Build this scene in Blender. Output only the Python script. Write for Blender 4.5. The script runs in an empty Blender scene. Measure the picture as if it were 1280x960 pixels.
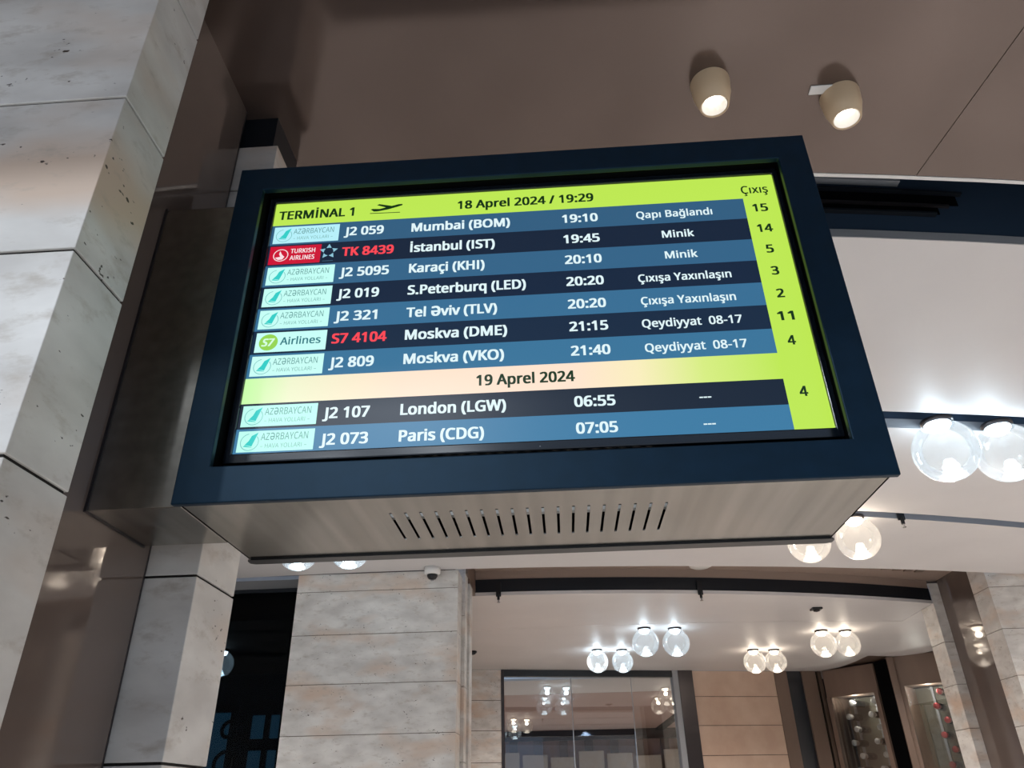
import bpy, bmesh, math, random
from mathutils import Vector, Matrix
random.seed(4)
S = bpy.context.scene
COL = S.collection

# ------------------------------------------------------------------ camera
YAW, PITCH, ROLL, FPX = 0.0555, 0.5119, -0.0208, 943.59
CAM = Vector((0.0389, -1.0431, 1.5501))
def cam_axes():
    cy, sy, cp, sp, cr, sr = math.cos(YAW), math.sin(YAW), math.cos(PITCH), math.sin(PITCH), math.cos(ROLL), math.sin(ROLL)
    fwd = Vector((-sy*cp, cy*cp, sp)); right = Vector((cy, sy, 0)); up = right.cross(fwd)
    return right*cr + up*sr, -right*sr + up*cr, fwd
RX, UX, FX = cam_axes()
cd = bpy.data.cameras.new('camera'); cam = bpy.data.objects.new('camera', cd); COL.objects.link(cam)
cd.sensor_width = 36; cd.lens = FPX/1280*36; cd.clip_start = 0.02; cd.clip_end = 200
cam.matrix_world = Matrix(((RX.x, UX.x, -FX.x, CAM.x), (RX.y, UX.y, -FX.y, CAM.y), (RX.z, UX.z, -FX.z, CAM.z), (0, 0, 0, 1)))
S.camera = cam

# ------------------------------------------------------------------ world, lights, exposure
S.view_settings.view_transform = 'Standard'; S.view_settings.look = 'None'
S.view_settings.gamma = 1; S.view_settings.use_curve_mapping = False
S.view_settings.exposure = 0.0
w = bpy.data.worlds.new('world'); S.world = w; w.use_nodes = True
w.node_tree.nodes['Background'].inputs[0].default_value = (0.55, 0.72, 1.0, 1)
w.node_tree.nodes['Background'].inputs[1].default_value = 0.5
def area(name, loc, rot, sx, sy, power, col):
    l = bpy.data.lights.new(name, 'AREA'); l.shape = 'RECTANGLE'; l.size = sx; l.size_y = sy
    l.energy = power; l.color = col
    o = bpy.data.objects.new(name, l); COL.objects.link(o); o.location = loc; o.rotation_euler = rot
    return o
def spots(name, pts, z, power, col, cone=150):
    for x, y in pts:
        l = bpy.data.lights.new(name, 'SPOT'); l.energy = power; l.color = col; l.spot_size = math.radians(cone); l.spot_blend = 1; l.shadow_soft_size = .05
        o = bpy.data.objects.new(name, l); COL.objects.link(o); o.location = (x, y, z)
# added fill spots without fixtures: hall (behind the viewer), concourse, shop and lounge
spots('hall_fill', [(x, y) for x in (-3.6, -2.0, -.9) for y in (-5.4, -3.4)] + [(2.8, -2.1), (5.4, -2.3), (4.0, -1.9)], 4.2, 420, (.86, .93, 1.0))
spots('concourse_fill', [(x, y) for x in (2.2, 4.6, 6.8) for y in (1.5, 3.0, 4.5)] + [(-1.8, 2.2), (-3.8, 3.6), (-2.4, 1.0)], 3.17, 200, (1.0, .95, .91))
spots('shop_fill', [(x, y) for x in (.2, 2.0, 4.0) for y in (6.9, 8.6)], 3.17, 120, (1.0, .93, .87))
spots('lounge_fill', [(x, y) for x in (-1.2, 1.6, 4.0) for y in (12.5, 16.5)], 3.12, 330, (1.0, .88, .8))

# ------------------------------------------------------------------ helpers
def ray(x, y): return FX*FPX + RX*(x-640) - UX*(y-480)
def at(x, y, ax, v):
    """world point where the picture ray (x, y) meets the plane axis = v"""
    d = ray(x, y); return CAM + d*((v-CAM[ax])/d[ax])
def lin(c):
    return tuple((v/255/12.92 if v/255 <= .04045 else ((v/255+.055)/1.055)**2.4) for v in c)
def mat(name, rgb, rough=.5, metal=0, spec=.5, em=None, es=0, aniso=0):
    m = bpy.data.materials.new(name); m.use_nodes = True
    b = m.node_tree.nodes['Principled BSDF']
    b.inputs['Base Color'].default_value = (*lin(rgb), 1); b.inputs['Roughness'].default_value = rough
    b.inputs['Metallic'].default_value = metal; b.inputs['Specular IOR Level'].default_value = spec
    b.inputs['Anisotropic'].default_value = aniso
    if em: b.inputs['Emission Color'].default_value = (*lin(em), 1); b.inputs['Emission Strength'].default_value = es
    return m
def noise_to(m, c1, c2, scale, detail=6, stretch=(1, 1, 1), bump=0, rough=None, p=(.35, .7), pits=False, space='Object'):
    nt = m.node_tree; N = nt.nodes; Lk = nt.links; b = N['Principled BSDF']
    tc = N.new('ShaderNodeTexCoord'); mp = N.new('ShaderNodeMapping'); mp.inputs['Scale'].default_value = stretch
    if space == 'World':
        g = N.new('ShaderNodeNewGeometry'); Lk.new(g.outputs['Position'], mp.inputs['Vector'])
    else: Lk.new(tc.outputs['Object'], mp.inputs['Vector'])
    n = N.new('ShaderNodeTexNoise'); n.inputs['Scale'].default_value = scale; n.inputs['Detail'].default_value = detail
    Lk.new(mp.outputs['Vector'], n.inputs['Vector'])
    r = N.new('ShaderNodeValToRGB'); r.color_ramp.elements[0].position = p[0]; r.color_ramp.elements[1].position = p[1]
    r.color_ramp.elements[0].color = (*lin(c1), 1); r.color_ramp.elements[1].color = (*lin(c2), 1)
    Lk.new(n.outputs['Fac'], r.inputs['Fac']); out = r.outputs['Color']; h = n.outputs['Fac']
    if pits:
        # pinkish clouding
        n3 = N.new('ShaderNodeTexNoise'); n3.inputs['Scale'].default_value = scale*.45; n3.inputs['Detail'].default_value = 3
        Lk.new(mp.outputs['Vector'], n3.inputs['Vector'])
        r3 = N.new('ShaderNodeValToRGB'); r3.color_ramp.elements[0].position = .5; r3.color_ramp.elements[1].position = .72
        Lk.new(n3.outputs['Fac'], r3.inputs['Fac'])
        mx3 = N.new('ShaderNodeMix'); mx3.data_type = 'RGBA'; Lk.new(r3.outputs['Color'], mx3.inputs[0])
        Lk.new(out, mx3.inputs[6]); mx3.inputs[7].default_value = (*lin((208, 184, 164)), 1); out = mx3.outputs[2]
        n5 = N.new('ShaderNodeTexNoise'); n5.inputs['Scale'].default_value = 12; n5.inputs['Detail'].default_value = 7; n5.inputs['Roughness'].default_value = .65
        mp5 = N.new('ShaderNodeMapping'); mp5.inputs['Scale'].default_value = (1, 1, 2.4); mp5.inputs['Rotation'].default_value = (0, .3, 0)
        g5 = N.new('ShaderNodeNewGeometry'); Lk.new(g5.outputs['Position'], mp5.inputs['Vector']); Lk.new(mp5.outputs['Vector'], n5.inputs['Vector'])
        r5 = N.new('ShaderNodeValToRGB'); r5.color_ramp.elements[0].position = .54; r5.color_ramp.elements[1].position = .74; r5.color_ramp.elements[1].color = (.75, .75, .75, 1)
        Lk.new(n5.outputs['Fac'], r5.inputs['Fac'])
        mx5 = N.new('ShaderNodeMix'); mx5.data_type = 'RGBA'; Lk.new(r5.outputs['Color'], mx5.inputs[0])
        Lk.new(out, mx5.inputs[6]); mx5.inputs[7].default_value = (*lin((172, 160, 146)), 1); out = mx5.outputs[2]
        # small dark pits, elongated along the bedding
        mp2 = N.new('ShaderNodeMapping'); mp2.inputs['Scale'].default_value = (1, 1, 1.8)
        g2 = N.new('ShaderNodeNewGeometry'); Lk.new(g2.outputs['Position'], mp2.inputs['Vector'])
        n2 = N.new('ShaderNodeTexNoise'); n2.inputs['Scale'].default_value = 55; n2.inputs['Detail'].default_value = 2
        Lk.new(mp2.outputs['Vector'], n2.inputs['Vector'])
        n4 = N.new('ShaderNodeTexNoise'); n4.inputs['Scale'].default_value = 7; n4.inputs['Detail'].default_value = 2
        Lk.new(mp2.outputs['Vector'], n4.inputs['Vector'])
        ad = N.new('ShaderNodeMath'); ad.operation = 'MULTIPLY_ADD'; Lk.new(n4.outputs['Fac'], ad.inputs[0]); ad.inputs[1].default_value = .45; Lk.new(n2.outputs['Fac'], ad.inputs[2])
        r2 = N.new('ShaderNodeValToRGB'); r2.color_ramp.elements[0].position = .965; r2.color_ramp.elements[1].position = 1.0
        Lk.new(ad.outputs[0], r2.inputs['Fac'])
        mx = N.new('ShaderNodeMix'); mx.data_type = 'RGBA'; Lk.new(r2.outputs['Color'], mx.inputs[0])
        Lk.new(out, mx.inputs[6]); mx.inputs[7].default_value = (*lin((70, 58, 48)), 1); out = mx.outputs[2]
    Lk.new(out, b.inputs['Base Color'])
    if bump:
        bp = N.new('ShaderNodeBump'); bp.inputs['Strength'].default_value = bump; bp.inputs['Distance'].default_value = .002
        Lk.new(h, bp.inputs['Height']); Lk.new(bp.outputs['Normal'], b.inputs['Normal'])
    return m
M = {}
M['stone'] = noise_to(mat('travertine', (190, 182, 172), .42), (198, 193, 187), (228, 224, 218), 5, 8, (1, 1, 2.2), .12, pits=True, space='World')
M['grout_far'] = mat('grout_far', (112, 100, 90), .9)
M['cab_back'] = mat('cabinet_back', (98, 94, 80), .6)
M['grout'] = mat('grout', (34, 29, 25), .9)
M['bronze'] = noise_to(mat('bronze_panel', (150, 130, 120), .05, .12, .9), (106, 93, 86), (112, 99, 92), 2)
M['bronze_ceiling'] = noise_to(mat('bronze_ceiling', (112, 94, 86), .14, .45, .8), (100, 85, 78), (108, 92, 85), 1.5)
M['pale'] = noise_to(mat('pale_plaster', (215, 212, 210), .5), (212, 208, 207), (220, 216, 215), 1.2)
M['lip'] = mat('grey_lip', (150, 152, 156), .5)
M['black'] = mat('black_recess', (13, 19, 27), .45)
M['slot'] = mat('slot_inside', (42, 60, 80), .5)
M['steel'] = noise_to(mat('brushed_steel', (165, 160, 152), .27, 1, aniso=.6), (150, 146, 139), (172, 167, 160), 40, 4, (1, .03, 1))
M['frame'] = noise_to(mat('black_frame', (22, 30, 42), .45, .0, .4), (6, 24, 37), (9, 29, 45), 30)
M['frame'].node_tree.nodes['Principled BSDF'].inputs['Specular Tint'].default_value = (.45, .72, 1, 1)
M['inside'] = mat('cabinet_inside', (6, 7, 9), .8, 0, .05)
M['bezel'] = mat('monitor_bezel', (20, 26, 34), .16, .0, .8)
M['chrome'] = mat('satin_metal', (190, 190, 190), .25, 1)
M['floor'] = noise_to(mat('floor_stone', (170, 162, 152), .3), (152, 149, 146), (184, 181, 178), 2)
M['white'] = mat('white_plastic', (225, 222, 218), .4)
M['dark'] = mat('dark_plastic', (18, 19, 22), .3)
M['beige'] = mat('beige_can', (205, 178, 145), .45)
M['brownwood'] = noise_to(mat('brown_veneer', (118, 98, 86), .4), (108, 90, 78), (124, 104, 92), 3, 4, (1, 1, .2))
M['recess'] = mat('recess_board', (158, 138, 126), .5)
M['darkmetal'] = mat('dark_metal', (62, 58, 60), .3, .6)
M['peach'] = noise_to(mat('peach_stone', (200, 170, 148), .5), (190, 160, 140), (206, 180, 160), 3, 5, space='World')
M['curtain'] = mat('white_panel', (200, 196, 186), .8)
M['pink'] = mat('rose_ceiling', (176, 146, 136), .6)
M['redfoil'] = mat('red_foil', (190, 60, 62), .35, .3)
M['whitefoil'] = mat('white_foil', (225, 222, 220), .35, .2)
M['bottle'] = mat('bottle_glass', (12, 16, 14), .12)
M['teal'] = mat('dusk_window', (10, 20, 26), .4, em=(24, 58, 76), es=.9)
def glass_mat(name, tint, refl=.09, gain=1.0, haze=0):
    m = bpy.data.materials.new(name); m.use_nodes = True; nt = m.node_tree; N = nt.nodes; L = nt.links
    N.remove(N['Principled BSDF']); out = N['Material Output']
    tr = N.new('ShaderNodeBsdfTransparent'); tr.inputs[0].default_value = (*tint, 1)
    gl = N.new('ShaderNodeBsdfGlossy'); gl.inputs['Roughness'].default_value = .01; gl.inputs['Color'].default_value = (1, 1, 1, 1)
    fr = N.new('ShaderNodeFresnel'); fr.inputs[0].default_value = 1.5
    mul = N.new('ShaderNodeMath'); mul.operation = 'MULTIPLY_ADD'; mul.inputs[1].default_value = gain; mul.inputs[2].default_value = refl
    mul.use_clamp = True
    mx = N.new('ShaderNodeMixShader'); L.new(fr.outputs[0], mul.inputs[0]); L.new(mul.outputs[0], mx.inputs[0])
    L.new(tr.outputs[0], mx.inputs[1]); L.new(gl.outputs[0], mx.inputs[2]); L.new(mx.outputs[0], out.inputs[0])
    if haze:
        tl = N.new('ShaderNodeBsdfTranslucent'); m2 = N.new('ShaderNodeMixShader'); m2.inputs[0].default_value = haze
        L.new(mx.outputs[0], m2.inputs[1]); L.new(tl.outputs[0], m2.inputs[2]); L.new(m2.outputs[0], out.inputs[0])
    return m
M['globe'] = glass_mat('clear_globe_glass', (.97, .98, .98), .0, .8, .14)  # translucent haze mixed in to imitate the bloom of the lit globes
M['glass'] = glass_mat('shop_glass', (.88, .9, .9), .06)
M['darkglass'] = glass_mat('dark_glass', (.5, .55, .58), .0, .15)
def emis(name, rgb, s=1.0):
    m = mat(name, (6, 6, 7), .35, 0, .4, em=rgb, es=s); return m
M['led_cool'] = emis('cool_led', (215, 240, 255), 14)
M['led_warm'] = emis('warm_led', (255, 236, 212), 12)
M['reflection_cool'] = emis('cool_reflection', (225, 245, 255), 3.5)  # emission painted in for the LED reflections low in the globes
M['reflection_warm'] = emis('warm_reflection', (255, 240, 222), 3.5)
M['down'] = emis('downlight_lens', (255, 246, 232), 6)

def obj(name, bm, m, parent=None, smooth=False, bevel=0, kind=None):
    me = bpy.data.meshes.new(name)
    bmesh.ops.recalc_face_normals(bm, faces=bm.faces)
    bm.to_mesh(me); bm.free()
    for p in me.polygons: p.use_smooth = smooth
    me.materials.append(m)
    o = bpy.data.objects.new(name, me); COL.objects.link(o)
    if parent: o.parent = parent; o.matrix_parent_inverse = Matrix.Translation(parent_world(parent)).inverted()
    if bevel:
        b = o.modifiers.new('bevel', 'BEVEL'); b.width = bevel; b.segments = 2; b.limit_method = 'ANGLE'
    if kind: o['kind'] = kind
    return o
def parent_world(p):
    return p.location.copy() if p.type == 'EMPTY' else Vector((0, 0, 0))
def box(bm, x0, x1, y0, y1, z0, z1):
    v = [bm.verts.new(c) for c in ((x0, y0, z0), (x1, y0, z0), (x1, y1, z0), (x0, y1, z0), (x0, y0, z1), (x1, y0, z1), (x1, y1, z1), (x0, y1, z1))]
    for f in ((0, 3, 2, 1), (4, 5, 6, 7), (0, 1, 5, 4), (1, 2, 6, 5), (2, 3, 7, 6), (3, 0, 4, 7)): bm.faces.new([v[i] for i in f])
    return bm
def BX(*a): return box(bmesh.new(), *a)
def prism(bm, pts, z0, z1):
    a = [bm.verts.new((p[0], p[1], z0)) for p in pts]; b = [bm.verts.new((p[0], p[1], z1)) for p in pts]
    bm.faces.new(a); bm.faces.new(b)
    for i in range(len(pts)): j = (i+1) % len(pts); bm.faces.new((a[i], a[j], b[j], b[i]))
    return bm
def lathe(bm, prof, c=(0, 0, 0), n=32, axis='Z', caps=True):
    """prof: list of (radius, height)"""
    rings = []
    for r, h in prof:
        if r < 1e-6: rings.append([bm.verts.new(_ax(0, 0, h, axis, c))]); continue
        rings.append([bm.verts.new(_ax(r*math.cos(2*math.pi*k/n), r*math.sin(2*math.pi*k/n), h, axis, c)) for k in range(n)])
    for A, B in zip(rings, rings[1:]):
        for k in range(n):
            j = (k+1) % n
            if len(A) == 1 and len(B) == 1: continue
            if len(A) == 1: bm.faces.new((A[0], B[k], B[j]))
            elif len(B) == 1: bm.faces.new((A[k], A[j], B[0]))
            else: bm.faces.new((A[k], A[j], B[j], B[k]))
    if caps:
        for R in (rings[0], rings[-1]):
            if len(R) > 1: bm.faces.new(R)
    return bm
def _ax(x, y, h, axis, c):
    if axis == 'Z': return (c[0]+x, c[1]+y, c[2]+h)
    if axis == 'Y': return (c[0]+x, c[1]+h, c[2]+y)
    return (c[0]+h, c[1]+x, c[2]+y)
def thing(name, label, cat, loc=(0, 0, 0), group=None):
    o = bpy.data.objects.new(name, None); COL.objects.link(o); o.location = loc; o.empty_display_size = .05
    o['label'] = label; o['category'] = cat
    if group: o['group'] = group
    return o
def tag(o, label, cat, group=None):
    o['label'] = label; o['category'] = cat
    if group: o['group'] = group
    return o
def struct(o): o['kind'] = 'structure'; return o
def root(name, loc=(0, 0, 0)):
    o = bpy.data.objects.new(name, None); COL.objects.link(o); o.location = loc; o.empty_display_size = .05
    return struct(o)

# ================================================================== SETTING
ZC = 3.2            # pale ceiling height
ZB = 3.08           # bronze ceiling height
def arc(Y0, R, ax=-1.3):
    return lambda x: Y0 + R - math.sqrt(max(R*R-(x-ax)**2, 1))
E1 = arc(.434, 18)                       # far edge of the bronze ceiling
E2 = arc(.84, 18)                        # near edge of first pale bay
E3a = arc(2.09, 18); E3b = arc(2.265, 18)
E4a = arc(3.38, 13.5); E4b = arc(3.485, 13.5)
E5 = arc(4.81, 18)
E6 = arc(5.70, 10.9, -.72)
def strip(f0, f1, x0, x1, z0, z1, n=40):
    bm = bmesh.new(); T = []
    for i in range(n+1):
        x = x0+(x1-x0)*i/n; a, b = f0(x), f1(x)
        T.append([bm.verts.new(c) for c in ((x, a, z0), (x, b, z0), (x, b, z1), (x, a, z1))])
    for A, B in zip(T, T[1:]):
        for k in range(4): bm.faces.new((A[k], A[(k+1) % 4], B[(k+1) % 4], B[k]))
    bm.faces.new(T[0]); bm.faces.new(T[-1]); return bm
XL, XR = -6.5, 8.0
fl = struct(obj('floor', BX(XL, XR, -9, 21, -.1, 0), M['floor']))
struct(obj('wall_left', BX(XL-.1, XL, -9, 21, 0, 4.6), M['stone']))
struct(obj('wall_right', BX(XR, XR+.1, -9, 21, 0, 4.6), M['stone']))

# bronze ceiling over the screen: separate panels with fine joints
ce = root('ceiling', (0, 0, ZB))
dj = at(1261, 60, 2, ZB) - at(1152, 210, 2, ZB)
jx, jy = at(1152, 210, 2, ZB).x, at(1152, 210, 2, ZB).y
sl = dj.x/dj.y
NJ = [-.68, .02-.9, jx, jx+1.9, jx+3.8]
def jline(k, y):
    if k == 0: return -3.2
    if k == 1: return -1.0
    if k == 2: return jx + sl*(y-jy)
    if k == 3: return jx + 2.4 + sl*(y-jy)*1.3
    return XR
for k in range(4):
    bm = bmesh.new(); top = []; bot = []
    pts = []
    n = 14
    ya = -1.5
    def xk(k, y): return jline(k, y)
    g = .0012
    # outline: near edge, right joint, far arc, left joint
    lf = [(xk(k, y)+g, y) for y in (ya, E1(xk(k, .5)))]
    rt = [(xk(k+1, y)-g, y) for y in (ya, E1(xk(k+1, .5)))]
    x0, x1 = lf[1][0], rt[1][0]
    far = [(x1+(x0-x1)*i/n, E1(x1+(x0-x1)*i/n)) for i in range(n+1)]
    pts = [lf[0], rt[0]] + far
    obj('ceiling_panel', prism(bmesh.new(), pts, ZB, ZB+.02), M['bronze_ceiling'], ce)
obj('panel_backing', strip(lambda x: -1.5, lambda x: E1(x)-.01, -3.2, XR, ZB+.021, ZB+.05), M['black'], ce)
obj('edge_trim', strip(E1, lambda x: E1(x)+.012, -3.2, XR, ZB-.002, ZB+.03), M['white'], ce)
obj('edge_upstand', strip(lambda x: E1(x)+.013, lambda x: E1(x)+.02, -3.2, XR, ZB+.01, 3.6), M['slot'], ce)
# pale ceiling bays with dark slots between them
def bay(name, f0, f1, z, lip, mtl='pale'):
    r = root(name, (0, 0, z))
    obj('ceiling_slab', strip(f0, f1, XL, XR, z, z+.03), M[mtl], r)
    obj('front_lip', strip(lambda x: f0(x)-.004, f0, XL, XR, z-.001, z+lip), M['lip'], r)
    return r
b1 = bay('ceiling_near', E2, E3a, ZC, .032)
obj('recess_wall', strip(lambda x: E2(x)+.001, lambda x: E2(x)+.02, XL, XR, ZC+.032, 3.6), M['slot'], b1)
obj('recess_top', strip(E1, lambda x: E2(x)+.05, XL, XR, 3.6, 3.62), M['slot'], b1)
b2 = bay('ceiling_middle', E3b, E4a, ZC, .05)
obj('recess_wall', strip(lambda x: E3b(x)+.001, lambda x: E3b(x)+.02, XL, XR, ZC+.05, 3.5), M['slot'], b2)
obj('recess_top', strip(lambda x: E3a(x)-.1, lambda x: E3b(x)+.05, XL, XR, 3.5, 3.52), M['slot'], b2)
b3 = bay('ceiling_far', E4b, E5, ZC, .05)
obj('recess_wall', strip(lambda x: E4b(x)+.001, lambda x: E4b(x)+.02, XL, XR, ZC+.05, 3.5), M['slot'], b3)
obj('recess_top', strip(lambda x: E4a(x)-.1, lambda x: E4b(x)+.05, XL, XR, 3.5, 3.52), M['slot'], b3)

# shop portal: recess above, then the shop ceiling
WY = 4.83; XP = 3.651
rc = root('ceiling_recess', (0, 0, 3.42))
obj('recess_top', strip(lambda x: E5(x)-.12, lambda x: E6(x)+.1, -.79, 4.2, 3.42, 3.44), M['recess'], rc)
obj('recess_band', strip(lambda x: E6(x)+.001, lambda x: E6(x)+.02, -.79, XP-.01, ZC+.001, 3.345), M['black'], rc)
obj('recess_upper_band', strip(lambda x: E6(x)+.006, lambda x: E6(x)+.02, -.79, XP-.01, 3.346, 3.42), M['recess'], rc)
for k in range(34):                                       # fine slats of the linear grille in the recess
    x = -.52+k*.118
    if -.02 < x < .1 or 1.1 < x < 1.55: continue
    o = obj('grille_slat', BX(x, x+.075, E6(x)-.36, E6(x)-.27, 3.408, 3.4195), M['brownwood'], rc)

# back wall line of the shop, from picture columns on the ceiling plane
def P(x, y, z=ZC): a = at(x, y, 2, z); return (a.x, a.y)
w0, w1, w2, w3 = (-1.30, 9.58), P(630, 837), P(842, 836.5), P(985, 839)
def wl(x):           # straight wall line through w1..w3 : Y as function of X
    t = (x-w1[0])/(w3[0]-w1[0]); return w1[1]+t*(w3[1]-w1[1])
cs1, cs2 = P(1027, 839), P(1085, 820)
edge = [(-3.0, 9.4)] + [(w1[0]+(w3[0]-w1[0])*i/8, wl(w1[0]+(w3[0]-w1[0])*i/8)) for i in range(9)] + \
       [P(1010, 839.5), P(1027, 838.7), P(1050, 834), P(1069, 827), P(1085, 819.5), P(1113, 820.5), P(1144, 819), P(1165, 813.6)]
edge.append((6.2, edge[-1][1]+.2))
r = root('ceiling_shop', (0, 0, ZC))
jf = lambda x: 7.12+.028*(x-.5)**2
pts = [(x, E6(x)) for x in [-3.0+i*(9.2/24) for i in range(25)]]
near = [(-.66+i*(6.86/24)) for i in range(25)]
def slab_between(name, fa, poly_far, parent, mtl, xs):
    bm = bmesh.new(); prism(bm, [(x, fa(x)) for x in xs] + list(reversed(poly_far)), ZC, ZC+.03)
    return obj(name, bm, mtl, parent)
xs = [-3.0+i*(9.2/30) for i in range(31)]
obj('ceiling_slab', strip(E6, lambda x: jf(x)-.005, -3.0, XP-.01, ZC, ZC+.03), M['pale'], r)
slab_between('ceiling_slab', lambda x: jf(x)+.005, edge, r, M['pale'], xs)
obj('joint_backing', strip(lambda x: jf(x)-.02, lambda x: jf(x)+.02, -3.0, 6.2, ZC+.031, ZC+.04), M['darkmetal'], r)

obj('ceiling_slab', BX(XP+.002, 6.2, 6.905, 7.9, ZC+.001, ZC+.029), M['pale'], r)
obj('soffit_board', BX(3.0, 6.6, 8.9, 12.0, ZC+.031, ZC+.05), M['brownwood'], r)
fb = root('wall_backing', (4.8, 11.3, 0))
obj('backing_board', BX(3.0, 6.6, 11.6, 11.7, 0, 3.3), M['darkmetal'], fb)
obj('side_board', prism(bmesh.new(), [(-.72, 5.46), (-1.35, 9.6), (-1.45, 9.6), (-.82, 5.46)], 0, 3.45), M['peach'], fb)
obj('upper_board', BX(-2.2, -.70, 5.10, 6.2, ZC+.04, 3.6), M['brownwood'], fb)
obj('upper_board', BX(3.66, 8.0, 5.5, 6.6, 3.44, 3.6), M['brownwood'], fb)
# ---------------- stone walls built of courses
def courses(parent, x0, x1, y0, y1, zs, m='stone', gap=.0022, core=True, bev=.002, name='stone_block', grout='grout'):
    for a, b in zip(zs, zs[1:]):
        obj(name, BX(x0, x1, y0, y1, a+gap/2, b-gap/2), M[m], parent, bevel=bev)
    if core: obj('mortar_core', BX(x0+.004, x1-.004, y0+.004, y1-.004, zs[0], zs[-1]), M[grout], parent)
zs1 = [0, .12, .42, .72, 1.02, 1.32, 1.621, 1.916, 2.219, 2.518, 2.825, ZB]
p1 = thing('stone_pillar', 'large travertine pillar in the left foreground, its courses running out of the frame', 'pillar', (-1.0, -.22, 0))
courses(p1, -1.55, -.591, -.284, -.157, zs1, gap=.0052, bev=.0014)
zs2 = [0, .12, .42, .72, 1.02, 1.32, 1.621, 1.916, 2.219, 2.518, 2.825, 2.968]
p2 = thing('stone_pillar', 'narrow travertine pier below the steel arm, beside the dark shop window', 'pillar', (-.75, .32, 0))
courses(p2, -.95, -.591, .235, .40, zs2, gap=.0045, bev=.0014)
obj('dark_cap', BX(-.95, -.61, .25, .40, 2.969, ZB), M['black'], p2)

wp = root('wall_panel', (-.70, .03, 0))
obj('bronze_panel', BX(-.72, -.6805, -.155, .222, 0, ZB), M['bronze'], wp)
obj('panel_edge', BX(-.72, -.680, .2222, .2262, 0, ZB), M['darkmetal'], wp)

# left wall of the shop portal
wb = root('wall_back', (-1.4, WY, 0))
zw = [0, .3, .63, .98, 1.33, 1.68, 2.03, 2.375, 2.73, 3.06, ZC]
courses(wb, -2.02, -.742, WY, WY+.25, zw, gap=.004, bev=.002, grout='grout_far')
for a, b in zip([0, .5, 1.2, 1.85, 2.37, 2.9], [.5, 1.2, 1.85, 2.37, 2.9, 3.44]):
    obj('reveal_stone', BX(-.80, -.716, WY+.26, WY+.42, a+.003, b-.003), M['stone'], wb, bevel=.003)
obj('reveal_post', BX(-.80, -.700, WY+.44, WY+.62, 0, 3.20), M['stone'], wb)
obj('reveal_head', BX(-.80, -.702, WY+.44, WY+.9, 3.201, 3.42), M['brownwood'], wb)

# dark shop window on the left
wd = root('window_1', (-2.6, 5.22, 0))
obj('ceiling_strip', BX(XL, -2.03, 4.945, 5.21, ZC, ZC+.03), M['lip'], wd)
obj('glass_pane', BX(XL, -2.03, 5.22, 5.23, 0, ZC), M['darkglass'], wd)
obj('window_head', BX(XL, -2.03, 5.21, 5.24, ZC-.03, ZC+.2), M['black'], wd)
obj('head_board', BX(XL, -2.03, 5.241, 5.258, 2.95, 3.4), M['inside'], wd)
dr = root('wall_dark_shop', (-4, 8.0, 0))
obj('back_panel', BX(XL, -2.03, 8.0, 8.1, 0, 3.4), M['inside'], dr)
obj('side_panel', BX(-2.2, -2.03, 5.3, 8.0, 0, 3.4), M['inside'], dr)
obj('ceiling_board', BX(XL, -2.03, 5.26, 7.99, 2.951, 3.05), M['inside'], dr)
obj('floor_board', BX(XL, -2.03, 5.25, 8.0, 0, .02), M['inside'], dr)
def on_wall(q, y=7.98): a = at(*q, 1, y); return (a.x, a.z)
win = root('window_2', (-4.3, 7.98, 1.9))
ax_, az = on_wall((318, 895)); bx_, bz = on_wall((356, 895))
obj('window_frame', BX(ax_-.08, bx_+.08, 7.96, 7.99, 1.0, az+.08), M['inside'], win)
mid = (ax_+bx_)/2; zm = on_wall((330, 931))[1]
for (u0, u1) in ((ax_, mid-.04), (mid+.04, bx_)):
    for (v0, v1) in ((zm+.06, az), (1.05, zm-.06)):
        obj('pane', BX(u0, u1, 7.94, 7.958, v0, v1), M['teal'], win)
win = root('window_3', (-5, 7.98, 1.9))
cx_, cz_ = on_wall((268, 892)); dx_, _ = on_wall((290, 892))
obj('window_frame', BX(cx_-.08, dx_+.08, 7.96, 7.99, 1.0, cz_+.08), M['inside'], win)
obj('pane', BX(cx_, dx_, 7.94, 7.958, 1.05, cz_), M['teal'], win)
for k, (zz, rr) in enumerate(((cz_-.2, .14), (cz_-.55, .2))):    # curled ironwork before the pane
    bm = bmesh.new(); n = 26; pr = None
    for i in range(n+1):
        t = i/n*math.pi*2.6; q = rr*(1-.28*t/2)
        if q < .03: break
        c = Vector((cx_+.22+q*math.cos(t), 7.92, zz+q*math.sin(t)))
        if pr is not None:
            d = (c-pr).normalized(); nrm = Vector((-d.z, 0, d.x))*.02
            a = [pr+nrm, c+nrm, c-nrm, pr-nrm]
            vs = [bm.verts.new(v) for v in a] + [bm.verts.new(v+Vector((0, .015, 0))) for v in a]
            for f in ((0, 1, 2, 3), (7, 6, 5, 4), (0, 4, 5, 1), (1, 5, 6, 2), (2, 6, 7, 3), (3, 7, 4, 0)): bm.faces.new([vs[j] for j in f])
        pr = c
    obj('iron_scroll', bm, M['inside'], win)

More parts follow.
